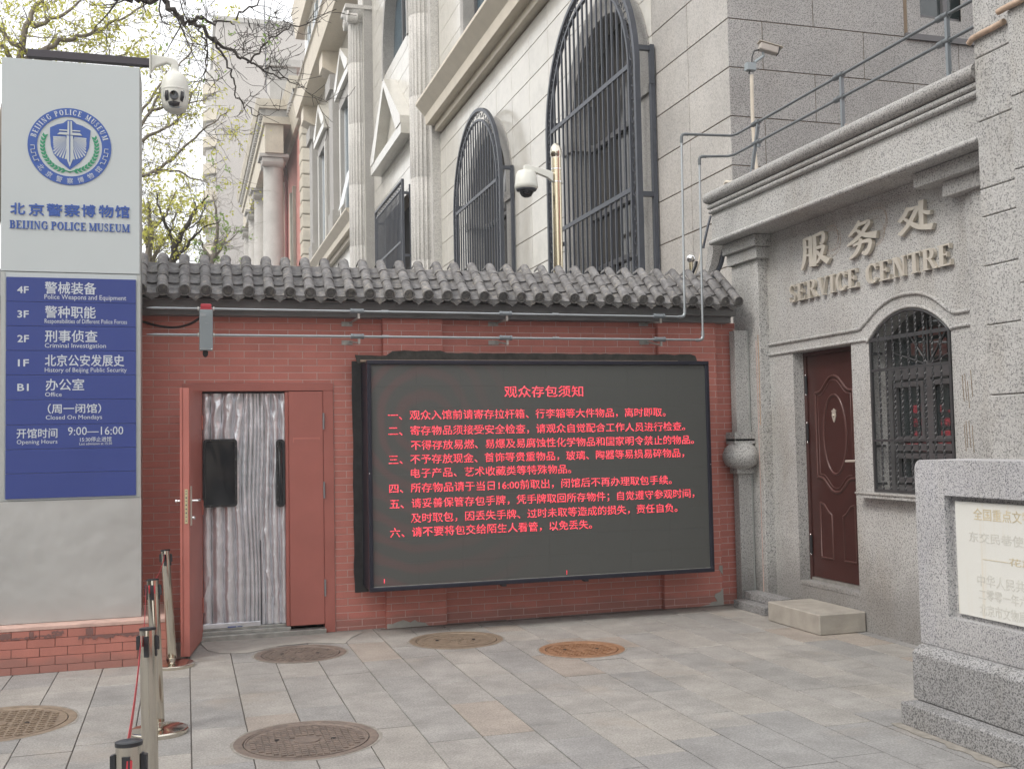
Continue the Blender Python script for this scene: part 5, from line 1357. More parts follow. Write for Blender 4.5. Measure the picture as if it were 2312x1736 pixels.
mb=MB(); obox(mb,a,0,L,-.042,.038,.042); mb.build('camera_body',plain('taupe_casing',(.36,.33,.30),.5),bc,bevel=.012)
mb=MB(); obox(mb,a,-.02,L+.04,.040,.048,.050); mb.build('sun_shield',M['cream_cable'],bc,bevel=.004)
mb=MB(); obox(mb,a,L,L+.012,-.036,.036,.038); mb.build('camera_glass',M['black'],bc,bevel=.003)
MB().tube([onYc(1716,112),onYc(1703,116),onYc(1698,130),onYc(1697,150),onYc(1691,168)],.008,8).build('cable_loop',M['cable'],bc,smooth=60)
P=[onX(1632,425,5.5),onX(1639,412,5.5),onX(1641,411,5.5),onX(1664,414,5.5)]
o=MB().tube(P,.017,10).build('conduit_stub',M['cream_cable'],None,smooth=50); tag(o,'short bent cream conduit poking up behind the left end of the parapet','conduit')
# arched bands hanging from the parapet end (cables and a curved bracket)
def band(pts,Y,w,mat,name,label,cat,th=.03):
    K=smoothpts([(onY(x,y,Y).x,onY(x,y,Y).z) for x,y in pts],6); mb=MB(); L=[];Rr_=[]
    for i,(u,v) in enumerate(K):
        a=K[max(i-1,0)];b=K[min(i+1,len(K)-1)]; dx,dy=b[0]-a[0],b[1]-a[1]; l=math.hypot(dx,dy) or 1; ww=w[0]+(w[1]-w[0])*i/(len(K)-1)
        L.append((u-dy/l*ww/2,v+dx/l*ww/2)); Rr_.append((u+dy/l*ww/2,v-dx/l*ww/2))
    for i in range(len(K)-1): mb.prism([(L[i][0],Y,L[i][1]),(L[i+1][0],Y,L[i+1][1]),(Rr_[i+1][0],Y,Rr_[i+1][1]),(Rr_[i][0],Y,Rr_[i][1])],(0,th,0))
    o=mb.build(name,mat,None); tag(o,label,cat); return o
band([(1620,555),(1618,575),(1608,610),(1590,640)],9.60,(.105,.05),M['granite_side'],'scroll_bracket','curved pale stone scroll bracket under the end of the parapet','bracket',.12)
band([(1636,563),(1630,595),(1614,626),(1596,652)],9.58,(.030,.035),M['iron'],'dark_strap','dark curved strap edging the stone scroll bracket, behind the tiles','cable',.05)
band([(1606,487),(1600,510),(1592,545),(1589,560)],9.75,(.012,.018),M['iron'],'dark_strap','dark leaf-shaped strap hanging at the left end of the granite parapet','cable',.03)
band([(1574,590),(1571,602),(1563,620)],9.7,(.024,.024),M['black'],'dark_strap','short black strap beside the steel ball behind the tiles','cable',.03)
for i,(pts,rr_) in enumerate((([(1609,556),(1600,585),(1589,622),(1582,640)],.016),([(1584,560),(1578,590),(1571,615),(1566,640)],.010),([(1588,540),(1582,570),(1576,600)],.008))):
    P=smoothpts([tuple(onY(x,y,9.72+.03*i)) for x,y in pts],5); o=MB().tube(P,rr_,8).build('cream_conduit',M['cream_cable'],None,smooth=60)
    tag(o,['thick cream conduit running down from the parapet end behind the tiles','middle thin cream conduit slanting down beside the black strap','thinnest cream conduit slanting down from the parapet end'][i],'conduit')

# ================================================================ STONE MONUMENT
mo=thing('stone_monument',(4.0,4.4,0),'granite monument with a white marble plaque on a stepped base, by the right edge','monument')
MB().box(3.77,4.9,2.6,5.125,0,.125).build('lower_base',M['granite_dk'],mo,bevel=.008)
MB().prism([(3.87,2.75,.128),(3.87,2.75,.385),(3.925,2.75,.425),(4.7,2.75,.425),(4.75,2.75,.385),(4.75,2.75,.128)],(0,5.145-2.75,0)).build('upper_base',M['granite_dk'],mo,bevel=.008)
SX=3.95; ytop,zt4=5.165,1.448; r_=.055
prof=[(2.9,.428),(ytop,.428),(ytop,zt4-r_)]+[(ytop-r_+r_*math.cos(R(a)),zt4-r_+r_*math.sin(R(a))) for a in (15,30,45,60,75,90)]+[(2.9,zt4)]
ry1=4.925; ry0=3.55; rz0,rz1=.60,1.257
# slab with a recessed field: frame pieces round the recess
mb=MB()
mb.prism([(SX,ry1,.428),(SX,ytop,.428),(SX,ytop,zt4-r_)]+[(SX,ytop-r_+r_*math.cos(R(a)),zt4-r_+r_*math.sin(R(a))) for a in (15,30,45,60,75,90)]+[(SX,ry1,zt4)],(.32,0,0))
mb.box(SX,SX+.32,2.9,ry1,rz1,zt4); mb.box(SX,SX+.32,2.9,ry1,.428,rz0); mb.box(SX,SX+.32,2.9,ry0,rz0,rz1); mb.box(SX+.055,SX+.32,ry0,ry1,rz0,rz1)
mb.build('slab',M['granite_mon'],mo)
pY1,pY0,pZ0,pZ1=4.885,3.6,.625,1.228
MB().box(SX+.034,SX+.0545,pY0,pY1,pZ0,pZ1).build('plaque',M['plaque'],mo,bevel=.003)
def pl_text(s,x0,y0,x1,y1,mat,total=None):
    XP=SX+.0335; a=onX(x0,(y0+y1)/2,XP); b=onX(x1,(y0+y1)/2,XP); h=onX(x0,y0,XP).z-onX(x0,y1,XP).z
    vs,fs=glyphs(s,.0); flat_to_mesh(vs,fs,(XP,a.y,onX(x0,y1,XP).z),-YA,ZA,-XA,a.y-b.y,h,.0012).build('inscription',mat,mo)['kind']='stuff'
Zq=lambda x,y:(1900+x*.443,1000+y*.443)
for s,x0,y0,x1,y1,mt in (("全国重点文物",672,330,970,390,'carve'),("东交民巷使馆",650,448,985,500,'carve2'),("——花旗",720,568,985,605,'carve'),("中华人民共和",692,665,985,725,'carve2'),("二零零一年六月",700,738,985,795,'carve2'),("北京市文物局二",705,815,985,872,'carve2')):
    a=Zq(x0,y0);b=Zq(x1,y1); pl_text(s,a[0],a[1],b[0],b[1],M[mt])
# ================================================================ MUSEUM BUILDING
mu=thing('museum_building',(FX,20,0),'tall pale granite and marble museum block with iron-grilled windows and fluted half columns','building')
YC=10.31; ZJ0=6.177-.5435*7      # a joint height
zjs=[ZJ0+.5435*i for i in range(-1,30)]
WIN=[(13.93,1.60),(20.0,1.60)]; WSPR=6.30
def arch_open(y):
    o=[]
    for c,r in WIN:
        if abs(y-c)<r: o.append((0,WSPR+math.sqrt(r*r-(y-c)**2)))
    return o
CZ=8.70     # underside of the first cornice
# backing wall with true arch openings
def backtops(y):
    o=arch_open(y)
    if 17.9<y<21.9: o.append((9.6,12.2))
    if 11.9<y<15.9: o.append((9.6,12.2))
    if 27.4<y<31.4: o+= [(2.0,8.25),(12.5,14.2)]
    return o
MB().box(FX+.6,FX+.7,YC+.02,48.5,0,18).build('interior_backing',M['dark'],mu)
wall_x('joint_backing',FX+.012,.35,YC+.012,24.3,0,18,backtops,M['joint'],mu,.1,(12.33,15.53,18.4,21.6,17.9,21.9,11.9,15.9))
def panelx(y0,y1,z0,z1,mat,opening,th=.0125,g=.006,n=1):
    """one facing stone, cut to the arch line where it meets an opening"""
    mb=MB(); y0+=g;y1-=g;z0+=g;z1-=g
    hits=any(opening(y0+(y1-y0)*i/10) and any(lo<z1 and hi>z0 for lo,hi in opening(y0+(y1-y0)*i/10)) for i in range(11))
    if not hits: mb.cbox(FX,FX+th,y0,y1,z0,z1,.003)
    else:
        N=24
        for i in range(N):
            a=y0+(y1-y0)*i/N; b=y0+(y1-y0)*(i+1)/N
            ha=max([hi for lo,hi in opening(a) if lo<z1 and hi>z0]+[z0]); hb=max([hi for lo,hi in opening(b) if lo<z1 and hi>z0]+[z0])
            la=min([lo for lo,hi in opening((a+b)/2) if lo<z1 and hi>z0]+[z1])
            ha=max(ha,z0);hb=max(hb,z0)
            if la>z0+.01 and la<z1: mb.box(FX,FX+th,a,b,z0,la)
            if min(ha,hb)<z1:
                ha2,hb2=min(ha,z1),min(hb,z1)
                mb.add([(FX,a,ha2),(FX+th,a,ha2),(FX+th,b,hb2),(FX,b,hb2),(FX,a,z1),(FX+th,a,z1),(FX+th,b,z1),(FX,b,z1)],[(0,3,2,1),(4,5,6,7),(0,1,5,4),(1,2,6,5),(2,3,7,6),(3,0,4,7)])
    if mb.v: mb.build('facing_stone',mat,mu)
npan=0
for i in range(14):
    y0=YC+.985*0+ (i*1.0 if i<4 else 4+ (i-4)*1.016) + (0 if i else 0); y1=YC+((i+1)*1.0 if i<4 else 4+(i-3)*1.016)
    if i<4: y0=YC+.985*i; y1=YC+.985*(i+1)
    else: y0=YC+3.94+(i-4)*1.02; y1=y0+1.02
    for z0,z1 in zip(zjs[:-1],zjs[1:]):
        if z1<2.6 or z0>CZ+.1: continue
        z1_=min(z1,CZ+.05)
        if z1_-z0<.05: continue
        mat=M['granite_fac'] if y0<12.2 else M['marble']
        panelx(y0,y1,z0,z1_,mat,arch_open); npan+=1
MB().box(FX,FX+.012,YC,24.3,0,2.55).build('low_facing',M['granite_fac'],mu)
WINX0_,WINZ_=onY(2077,20,YC).x,onY(2080,40,YC).z
# side wall facing the camera (above the annexe roof)
MB().box(FX+.02,WINX0_,YC+.013,YC+.4,0,18).box(WINX0_,14,YC+.013,YC+.4,0,WINZ_).build('side_wall_backing',M['joint'],mu)
zS=[z for z in zjs if z>3.2]
WINX0,WINX1,WINZ=onY(2077,20,YC).x,onY(2171,20,YC).x,onY(2080,40,YC).z
STX=onY(2042,60,YC).x
def X_of(px,py): return onY(px,py,YC).x
odd=[X_of(1722,100)]; full=X_of(1951,130)-X_of(1722,100)
for r_i,(z0,z1) in enumerate(zip(zS[:-1],zS[1:])):
    # courses whose first joint is half a stone from the corner alternate
    zc_=(z0+z1)/2; crs=round((6.177-zc_)/.5435+.5)   # 1 = course just below the z=6.177 joint
    first = odd[0] if crs%2==1 else odd[0]+full/2
    xs_=[FX+.0]+[first+full*i for i in range(0,8)]
    for a,b in zip(xs_[:-1],xs_[1:]):
        if a>9.6: continue
        if z1>6.2 and b>STX: 
            if a>STX: continue
            b=STX
        MB().cbox(a+.005 if a>FX+.1 else a-.0,b-.005,YC,YC+.0125,z0+.005,z1-.005,.003).build('facing_stone',M['granite_side'],mu)
# recessed window bay with its border
bz=6.20
MB().box(STX+.05,WINX0,YC+.000,YC+.019,bz+.02,9.2).box(WINX0,10.5,YC+.000,YC+.019,bz+.02,WINZ).box(WINX1,10.5,YC+.000,YC+.019,WINZ+.001,9.2).build('window_surround',M['granite_side'],mu)
MB().box(STX-.0,10.5,YC-.030,YC-.0005,bz-.05,bz+.018).build('string_course',M['winframe'],mu)
MB().box(WINX0-.05,WINX1+.05,YC+.10,YC+.11,WINZ-.05,9.25).build('side_window_pane',M['glass'],mu)
MB().box(WINX0-.3,13,YC+.30,YC+.42,WINZ-.3,18).build('room_backing',M['dark'],mu)
MB().box(WINX0+.62*(WINX1-WINX0),WINX0+.72*(WINX1-WINX0),YC+.05,YC+.0995,WINZ,9.2).box(WINX0,WINX1,YC+.05,YC+.098,WINZ,WINZ+.05).build('side_window_frame',M['winframe'],mu)
MB().box(WINX0+.02,WINX0+.35*(WINX1-WINX0),YC+.085,YC+.0995,WINZ+.28,9.2).build('window_blind',plain('dim_blind',(.22,.20,.11),.7),mu)
# arched windows ------------------------------------------------------
def arcpts(c,r,x,z,n=28,a0=0,a1=180): return [Vector((x,c+r*math.cos(R(a0+(a1-a0)*i/n)),z+r*math.sin(R(a0+(a1-a0)*i/n)))) for i in range(n+1)]
def ring(mb,c,r0,r1,x0,x1,z,n=28):
    A=arcpts(c,r0,x0,z,n);B=arcpts(c,r1,x0,z,n)
    for i in range(n): mb.prism([A[i],A[i+1],B[i+1],B[i]],(x1-x0,0,0))
for wi,(c,r) in enumerate(WIN):
    w=thing('arched_window',(FX,c,2),None,None); w.parent=mu; w.matrix_parent_inverse=WM[mu.name].inverted()
    mb=MB(); ring(mb,c,1.27,1.599,FX-.02,FX+.34,WSPR)
    for s in (-1,1): 
        a,b=sorted((c+s*1.27,c+s*1.599)); mb.box(FX-.02,FX+.34,a,b,0,WSPR-.31)
        a,b=sorted((c+s*1.20,c+s*1.63)); mb.box(FX-.06,FX+.345,a,b,WSPR-.31,WSPR-.21); 
        a,b=sorted((c+s*1.23,c+s*1.61)); mb.box(FX-.04,FX+.343,a,b,WSPR-.21,WSPR-.12)
        a,b=sorted((c+s*1.27,c+s*1.599)); mb.box(FX-.02,FX+.34,a,b,WSPR-.12,WSPR)
    mb.build('stone_arch',M['granite_win'],w)
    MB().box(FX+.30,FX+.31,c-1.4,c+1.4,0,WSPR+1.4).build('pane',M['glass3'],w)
    mb=MB()
    for y in (-1.24,-.42,.42,1.24): mb.box(FX+.24,FX+.295,c+y-.035,c+y+.035,0,WSPR+1.3*math.sqrt(max(0,1-(y/1.3)**2)))
    for z in (2.9,4.15,4.95,6.0): mb.box(FX+.241,FX+.294,c-1.27,c+1.27,z-.035,z+.035)
    mb.build('window_frame',M['winframe'],w)
def grille(c,hw,z0,zs,arched,XGf,label,rails,name='window_grille',pitch=.178):
    g=thing(name,(XGf,c,z0),label,'window grille','black iron window grilles on the museum front')
    mb=MB(); b=.028
    ri=hw-.20
    if arched:
        ring(mb,c,hw-.03,hw+.03,XGf-.02,XGf+.05,zs); ring(mb,c,ri-.02,ri+.02,XGf-.016,XGf+.03,zs)
        for s in (-1,1): mb.box(XGf-.02,XGf+.05,*sorted((c+s*(hw-.03),c+s*(hw+.03))),z0,zs); mb.box(XGf-.016,XGf+.03,*sorted((c+s*(ri-.02),c+s*(ri+.02))),z0,zs)
    else:
        for s in (-1,1): mb.box(XGf-.02,XGf+.05,*sorted((c+s*(hw-.03),c+s*(hw+.03))),z0,zs+.2); mb.box(XGf-.016,XGf+.03,*sorted((c+s*(ri-.02),c+s*(ri+.02))),z0,zs)
        mb.box(XGf-.021,XGf+.051,c-hw-.03,c+hw+.03,zs+.20,zs+.26); mb.box(XGf-.017,XGf+.031,c-ri-.02,c+ri+.02,zs,zs+.04)
    mb.build('outer_frame',M['iron'],g)
    for z in rails: MB().box(XGf-.018,XGf+.012,c-ri,c+ri,z-.03,z+.03).build('cross_rail',M['iron'],g)
    n=int(2*ri/pitch)
    for i in range(1,n):
        y=c-ri+2*ri*i/n; top=zs+math.sqrt(max(0,ri*ri-(y-c)**2)) if arched else zs
        MB().box(XGf-.013,XGf+.013,y-.013,y+.013,z0,top).build('grille_bar',M['iron'],g)
    # scrolls in the border
    sc=MB(); 
    def sc_at(p,t,nrm_,s):
        P=[]; 
        for i in range(9):
            q=i/8*4.4; r_=.030+.040*(1-i/8); P.append(p+t*(r_*math.cos(q)-.03)+nrm_*(r_*math.sin(q)*s))
        sc.tube(P,.0075,4,cap=False)
    rm=(hw+ri)/2; st=.155
    k=0; z=z0+.1
    while z<zs:
        for s in (-1,1): sc_at(Vector((XGf,c+s*rm,z)),Vector((0,0,1)),Vector((0,1,0)),1 if k%2 else -1)
        z+=st; k+=1
    if arched:
        q=0
        while q<math.pi:
            p=Vector((XGf,c+rm*math.cos(q),zs+rm*math.sin(q))); sc_at(p,Vector((0,-math.sin(q),math.cos(q))),Vector((0,math.cos(q),math.sin(q))),1 if k%2 else -1); q+=st/rm; k+=1
    else:
        y=c-ri
        while y<c+ri: sc_at(Vector((XGf,y,zs+.11)),Vector((0,1,0)),Vector((0,0,1)),1 if k%2 else -1); y+=st; k+=1
    sc.build('scrollwork_border',M['iron'],g)['kind']='stuff'
    # stand-off arms and wall post
    mb=MB()
    for s in (-1,1):
        y=c+s*(hw+.0)
        for z in ((zs+.22,zs-1.65) if arched else (zs-.1,zs-1.75,zs-2.15)):
            yy=y if arched and z<zs else (c+s*math.sqrt(max(0,hw*hw-(z-zs)**2)) if arched else y)
            MB().box(XGf+.05,FX-.02,yy-.03,yy+.03,z-.03,z+.03).build('stand_off_arm',M['iron'],g)
        if s<0: MB().box(FX-.075,FX-.02,y-.035,y+.035,z0,zs+.26 if arched else zs-.07).build('wall_post',M['iron'],g); MB().box(FX-.10,FX-.03,y-.05,y-.036,zs-.25,zs+.12).build('hinge_plate',M['iron'],g)
    return g
grille(13.93,1.72,2.3,WSPR,True,5.43,'largest tall arched black window grille, nearest, behind the steel camera pole',(6.34,4.75))
grille(20.0,1.72,2.3,WSPR,True,5.43,'arched black window grille seen whole, left of the steel camera pole',(6.34,))
grille(29.35,2.06,2.3,8.22,False,5.43,'square-topped black window grille under the triangular pediment, between the two fluted columns',(6.86,))
# first cornice (profile along Y) ---------------------------------------
def cornice(y0,y1,z,name='cornice'):
    sweepY([(FX+.01,z),(5.53,z),(5.53,z+.14),(5.60,z+.14),(5.60,z+.30),(FX+.01,z+.30)],y0,y1).build(name,M['cream'],mu)
    sweepY([(FX+.01,z+.3005),(5.20,z+.3005),(5.20,z+.56),(4.98,z+.80),(4.98,z+.90),(FX+.01,z+.90)],y0-.0,y1+.25).build(name,M['cream'],mu)
cz=8.78
sweepY([(FX+.01,cz),(5.55,cz),(5.55,cz+.16),(FX+.01,cz+.16)],YC-.3,23.9).build('cornice_lower_band',M['cream'],mu)
sweepY([(FX+.01,cz+.1605),(5.36,cz+.1605),(5.33,cz+.36),(5.12,cz+.60),(5.12,cz+.66),(FX+.01,cz+.66)],YC-.5,24.0).build('cornice_slab',M['cream'],mu)
sweepY([(FX+.01,cz),(5.55,cz),(5.55,cz+.16),(FX+.01,cz+.16)],35.4,48.6).build('cornice_lower_band',M['cream'],mu)
sweepY([(FX+.01,cz+.1605),(5.36,cz+.1605),(5.33,cz+.36),(5.12,cz+.60),(5.12,cz+.66),(FX+.01,cz+.66)],35.3,48.7).build('cornice_slab',M['cream'],mu)
# upper wall of the near wing
for (a,b) in ((15.9,17.9),(21.9,24.0),(YC,11.9)):
    for i in range(8): MB().cbox(FX,FX+.011,a+.004,b-.004,cz+.67+.5435*i+.004,cz+.67+.5435*(i+1)-.004,.003).build('facing_stone',M['marble'],mu)
for (a,b) in ((11.9,15.9),(17.9,21.9)):
    w=thing('upper_window',(FX,a,9.6),None,None); w.parent=mu; w.matrix_parent_inverse=WM[mu.name].inverted()
    MB().box(FX-.02,FX+.35,a,a+.25,9.45,14).build('stone_surround',M['granite_win'],w); MB().box(FX-.02,FX+.35,b-.25,b,9.45,14).build('stone_surround',M['granite_win'],w)
    MB().box(FX+.28,FX+.29,a+.25,b-.25,9.45,14).build('pane',M['glass2'],w)
    MB().box(FX+.22,FX+.275,(a+b)/2-.04,(a+b)/2+.04,9.45,14).box(FX+.22,FX+.275,b-.33,b-.25,9.45,14).build('window_frame',M['winframe'],w)
# fluted half columns ---------------------------------------------------
def column(yc,xc,r,z0,z1,capital):
    mb=MB(); nf=20; prof=[]; N=nf*8
    def rad(q):
        f=(q*nf/(2*math.pi))%1; 
        return 1-.075*max(0,math.sin(math.pi*f))**.6
    zs_=[z0,z1]; vs=[]
    zz=[z0]; z=z0+1.95
    while z<z1: zz+= [z-.006,z,z+.006]; z+=1.95
    zz.append(z1)
    for i,z in enumerate(zz):
        t=(z-z0)/(z1-z0); R_=r*(1-.10*t*t)*(.985 if (i%3==2 and i<len(zz)-1) else 1)
        for k in range(N):
            q=2*math.pi*k/N; vs.append((xc+R_*rad(q)*math.cos(q),yc+R_*rad(q)*math.sin(q),z))
    fs=[(i*N+k,i*N+(k+1)%N,(i+1)*N+(k+1)%N,(i+1)*N+k) for i in range(len(zz)-1) for k in range(N)]
    mb.add(vs,fs); c=mb.build('fluted_column',M['column'],mu,smooth=35)
    if capital:
        z=z1; mb=MB().lathe((xc,yc,z),[(r*.93,-.02),(r*.98,.02),(r*.95,.06),(r*1.15,.12),(r*1.45,.30),(r*1.45,.38)],32); mb.build('capital_bell',M['column'],c,smooth=50)
        for s in (-1,1):
            P=[Vector((xc-r*1.08,yc+s*(r*1.12)+ .0,z+.10))+Vector((0,s*(.17-.13*i/14)*math.cos(i*.75),(.19-.15*i/14)*math.sin(i*.75))) for i in range(15)]
            MB().tube(P,.035,6).tube([P[-1]+Vector((-.02,0,0)),P[-1]+Vector((.30,0,0))],.16,14).build('volute',M['column'],c,smooth=50)
        MB().box(xc-r*1.35,FX,yc-r*1.5,yc+r*1.5,z+.34,z+.46).build('abacus',M['column'],c)
capz=onX(810,40,5.25).z
column(24.55,5.41,.325,0,18,False); MB().box(5.50,FX,24.02,25.10,0,18).build('column_backing',M['column'],mu)
_p=onX(787,250,5.30);_q=onX(834,250,5.30); c2y=(_p.y+_q.y)/2; c2r=.5*47/FPX*c2y*1.03
column(c2y,5.30,c2r,0,capz,True); MB().box(5.42,FX,c2y-.45,c2y+.6,0,18).build('column_backing',M['column'],mu)
MB().box(5.43,FX-.001,c2y-.462,c2y-.451,0,18).build('dark_return',M['granite_win'],mu); MB().box(5.405,5.419,c2y-.455,c2y-.33,0,18).build('white_arris',M['marble'],mu)
# marble centre bay between the columns
def bayopen(y): 
    o=[]
    if 27.5<y<31.3: o.append((2.0,8.25))
    if abs(y-29.4)<1.75: o.append((12.5,12.9+math.sqrt(max(0,1.75**2-(y-29.4)**2))*1.35))
    return o
def bayback(y):
    o=[]
    if 27.5<y<31.3: o.append((2.0,8.25))
    if abs(y-29.4)<1.9: o.append((12.4,12.95+math.sqrt(max(0,1.9**2-(y-29.4)**2))*1.3))
    return o
wall_x('bay_backing',FX+.012,.35,25.10,33.7,0,18,bayback,M['joint'],mu,.12,(27.5,31.3,27.51,31.29))
for i in range(8):
    for k,(z0,z1) in enumerate(zip(zjs[:-1],zjs[1:])):
        if z1<5.5 or z0>16: continue
        off=.53 if k%2 else 0
        a=max(25.1,25.1+i*1.075-off); b=min(33.7,25.1+(i+1)*1.075-off + (.6 if i==7 else 0))
        panelx(a,b,z0,z1,M['marble'],bayopen,n=1)
mb=MB(); A=[Vector((FX-.03,29.4+1.75*math.cos(R(a)),12.9+1.75*1.35*math.sin(R(a)))) for a in range(0,181,6)]; B=[Vector((FX-.03,29.4+1.98*math.cos(R(a)),12.9+1.98*1.3*math.sin(R(a)))) for a in range(0,181,6)]
for i in range(len(A)-1): mb.prism([A[i],A[i+1],B[i+1],B[i]],(.4,0,0))
mb.box(FX-.03,FX+.37,31.15,31.38,12.45,12.9); mb.box(FX-.03,FX+.37,27.42,27.65,12.45,12.9)
mb.build('arch_surround',M['granite_win'],mu)
MB().box(FX+.30,FX+.31,27.5,31.3,12.4,15.6).build('arch_pane',M['glass2'],mu)
MB().box(FX+.22,FX+.29,29.36,29.44,12.5,15.2).box(FX+.22,FX+.29,27.66,27.76,12.5,14.3).box(FX+.22,FX+.29,27.66,31.1,12.5,12.6).build('arch_frame',M['winframe'],mu)
# triangular pediments
def pediment(c,hw,z,h,x0=5.36,mat='marble',par=mu,th=.18):
    mb=MB()
    mb.prism([(x0,c-hw,z),(x0,c+hw,z),(x0,c+hw,z+th*1.5),(x0,c-hw,z+th*1.5)],(FX-x0+.01,0,0))
    mb.build('pediment_base',M[mat],par)
    for s in (-1,1):
        MB().prism([(x0-.02,c+s*hw,z+th*1.5+.001),(x0-.02,c+s*(hw-.02),z+th*2.6),(x0-.02,c,z+h),(x0-.02,c,z+h-th*1.3),(x0-.02,c+s*(hw-th*3.4),z+th*1.5+.001)],(FX-x0+.03,0,0)).build('pediment_rake',M[mat],par)
    MB().prism([(FX-.05,c-hw+.3,z+.27),(FX-.05,c+hw-.3,z+.27),(FX-.05,c,z+h-.2)],(.055,0,0)).build('tympanum',M[mat],par)
pediment(29.35,2.35,9.62,2.2)
ez=16.65
# dark jamb beside the second column, far wing behind
MB().box(FX+.012,FX+.4,34.9,48.6,0,18).build('far_wing_wall',M['marble'],mu)
def far_window(yc,hw,z0,z1):
    w=thing('narrow_window',(FX,yc,z0),None,None); w.parent=mu; w.matrix_parent_inverse=WM[mu.name].inverted()
    for s in (-1,1): MB().box(5.50,FX+.0119,*sorted((yc+s*hw,yc+s*(hw+.42))),z0,z1).build('stone_jamb',M['granite_win'],w)
    for s in (-1,1): MB().box(5.46,5.499,*sorted((yc+s*hw,yc+s*(hw+.16))),z0,z1).build('white_edge',M['marble'],w)
    MB().box(5.50,FX+.0119,yc-hw-.42,yc+hw+.42,z1,z1+.4).build('lintel',M['granite_win'],w)
    MB().box(FX-.015,FX-.005+.015,yc-hw,yc+hw,z0,z1).build('pane',M['glass2'],w)
    MB().box(FX-.07,FX-.016,yc-.05,yc+.05,z0,z1).box(FX-.07,FX-.016,yc+hw-.1,yc+hw,z0,z1).build('window_frame',M['winwhite'],w)
    pediment(yc,hw+.68,z1+.45,1.45,5.36)
far_window(37.9,1.05,cz+1.1,13.9); far_window(44.6,1.05,cz+1.1,13.9)
MB().prism([(5.30,37.2,cz+1.2),(5.30,38.4,cz+1.2),(5.62,38.4,cz+2.6),(5.62,37.2,cz+2.6)],(.03,0,0)).build('open_sash',M['winwhite'],mu)
for yc in (41.1,48.0,):
    MB().box(5.42,FX+.0118,yc-.55,yc+.55,cz+.70,15.69).build('pilaster',M['granite_win'],mu)
    MB().box(5.36,FX+.0117,yc-.66,yc+.66,cz+.68,cz+1.7).build('pilaster_base',M['granite_win'],mu); MB().box(5.30,FX+.0116,yc-.70,yc+.70,15.1,15.69).build('pilaster_capital',M['granite_win'],mu)
    MB().prism([(5.05,yc-.5,16.0),(5.05,yc-.5,ez-.001),(FX,yc-.5,ez-.001),(FX,yc-.5,15.7)],(0,1.0,0)).build('console_bracket',M['cream'],mu)
# high entablature with deep soffit
MB().prism([(FX+.4,34.9,ez),(4.92,34.9,ez),(4.80,34.9,ez+.75),(4.72,34.9,ez+.8),(FX+.4,34.9,ez+.8)],(0,14.55,0)).build('entablature',M['cream'],mu)
MB().box(FX-.45,FX+.4,24.0,48.5,17.45,20.4).build('attic_wall',M['marble'],mu)
for i in range(7): 
    yy=30.5+i*2.6; MB().box(FX-.47,FX-.451,yy,yy+1.5,18.1,19.9).build('attic_window',M['glass2'],mu); MB().box(FX-.50,FX-.471,yy+.6,yy+.75,18.05,19.95).build('attic_mullion',M['winwhite'],mu)
MB().prism([(FX+.4,26,20.4),(4.95,26,20.4),(4.85,26,21.1),(4.75,26,21.6),(FX+.4,26,21.6)],(0,23.6,0)).build('top_cornice',M['cream'],mu)

# ================================================================ STEEL POLE WITH CAMERA
po=thing('steel_pole',(onY(1257,500,10.6).x,10.6,0),'tall champagne steel pole with a ball top, in front of the largest arched grille','pole')
pxm=onY(1258,480,10.6); rp=.5*(onY(1267,480,10.6).x-onY(1246,480,10.6).x)
topz=onY(1255,358,10.6).z; xo=onY(1254,358,10.6).x
MB().tube([(pxm.x+.0,10.6,0),(pxm.x,10.6,topz)],rp,28).build('shaft',M['brass'],po,smooth=40)
MB().lathe((pxm.x,10.6,topz),[(rp*1.0,0),(rp*.96,.01),(rp*1.12,.03),(rp*1.18,.07),(rp*1.0,.12),(rp*.55,.155),(1e-4,.165)],28).build('ball_top',M['chrome'],po,smooth=60)
for py in (383,412):
    z=onY(1257,py,10.6).z; MB().tube([(pxm.x,10.6,z-.006),(pxm.x,10.6,z+.006)],rp+.004,28).build('clamp_band',M['chrome2'],po,smooth=40)
d2=thing('dome_camera',(onY(1190,420,10.6).x,10.6,onY(1190,420,10.6).z),'grey-white round dome camera with a smoked lower dome, on an arm from the steel pole','security camera')
Q=lambda x,y: onY(x,y,10.56)
c=Q(1188,402); 
def q2(py): return Q(1188,py).z-c.z
s_=Q(1213,402).x-c.x
MB().lathe(c,[(1e-4,q2(385)),(s_*.2,q2(385)),(s_*.75,q2(388)),(s_*.88,q2(395)),(s_*.95,q2(410)),(s_*1.0,q2(418)),(s_*1.0,q2(424)),(s_*.9,q2(428)),(s_*.7,q2(430))],32).build('housing',M['white'],d2,smooth=40)
MB().lathe(c,[(s_*.9,q2(428)),(s_*.86,q2(431)),(s_*.66,q2(432)),(s_*.62,q2(433))],32).build('rim',M['iron'],d2,smooth=40)
MB().lathe(c,[(s_*.66,q2(430)),(s_*.60,q2(436)),(s_*.42,q2(443)),(s_*.2,q2(446)),(1e-4,q2(446.5))],28).build('smoked_dome',M['vinyl'],d2,smooth=60)
P=[Q(1182,385),Q(1182,374),Q(1193,374),Q(1240,386),Q(1248,391),Q(1248,412),Q(1235,402),Q(1196,386)]
mb=MB(); mb.prism([p-Vector((0,.025,0)) for p in P],(0,.05,0)); mb.build('bracket_arm',M['white'],d2,bevel=.008)
bp=thing('ball_post',(onY(1560,600,9.9).x,9.9,0),'short cream post topped by a steel ball, behind the tiles near the pipes','pole')
c=onY(1560,584,9.9); MB().ball(c,.5*(onY(1569,584,9.9).x-onY(1551,584,9.9).x),20).build('steel_ball',M['chrome2'],bp,smooth=60)
MB().tube([(c.x,9.9,0),(c.x,9.9,c.z-.02)],.022,16).build('shaft',M['brass'],bp,smooth=40)

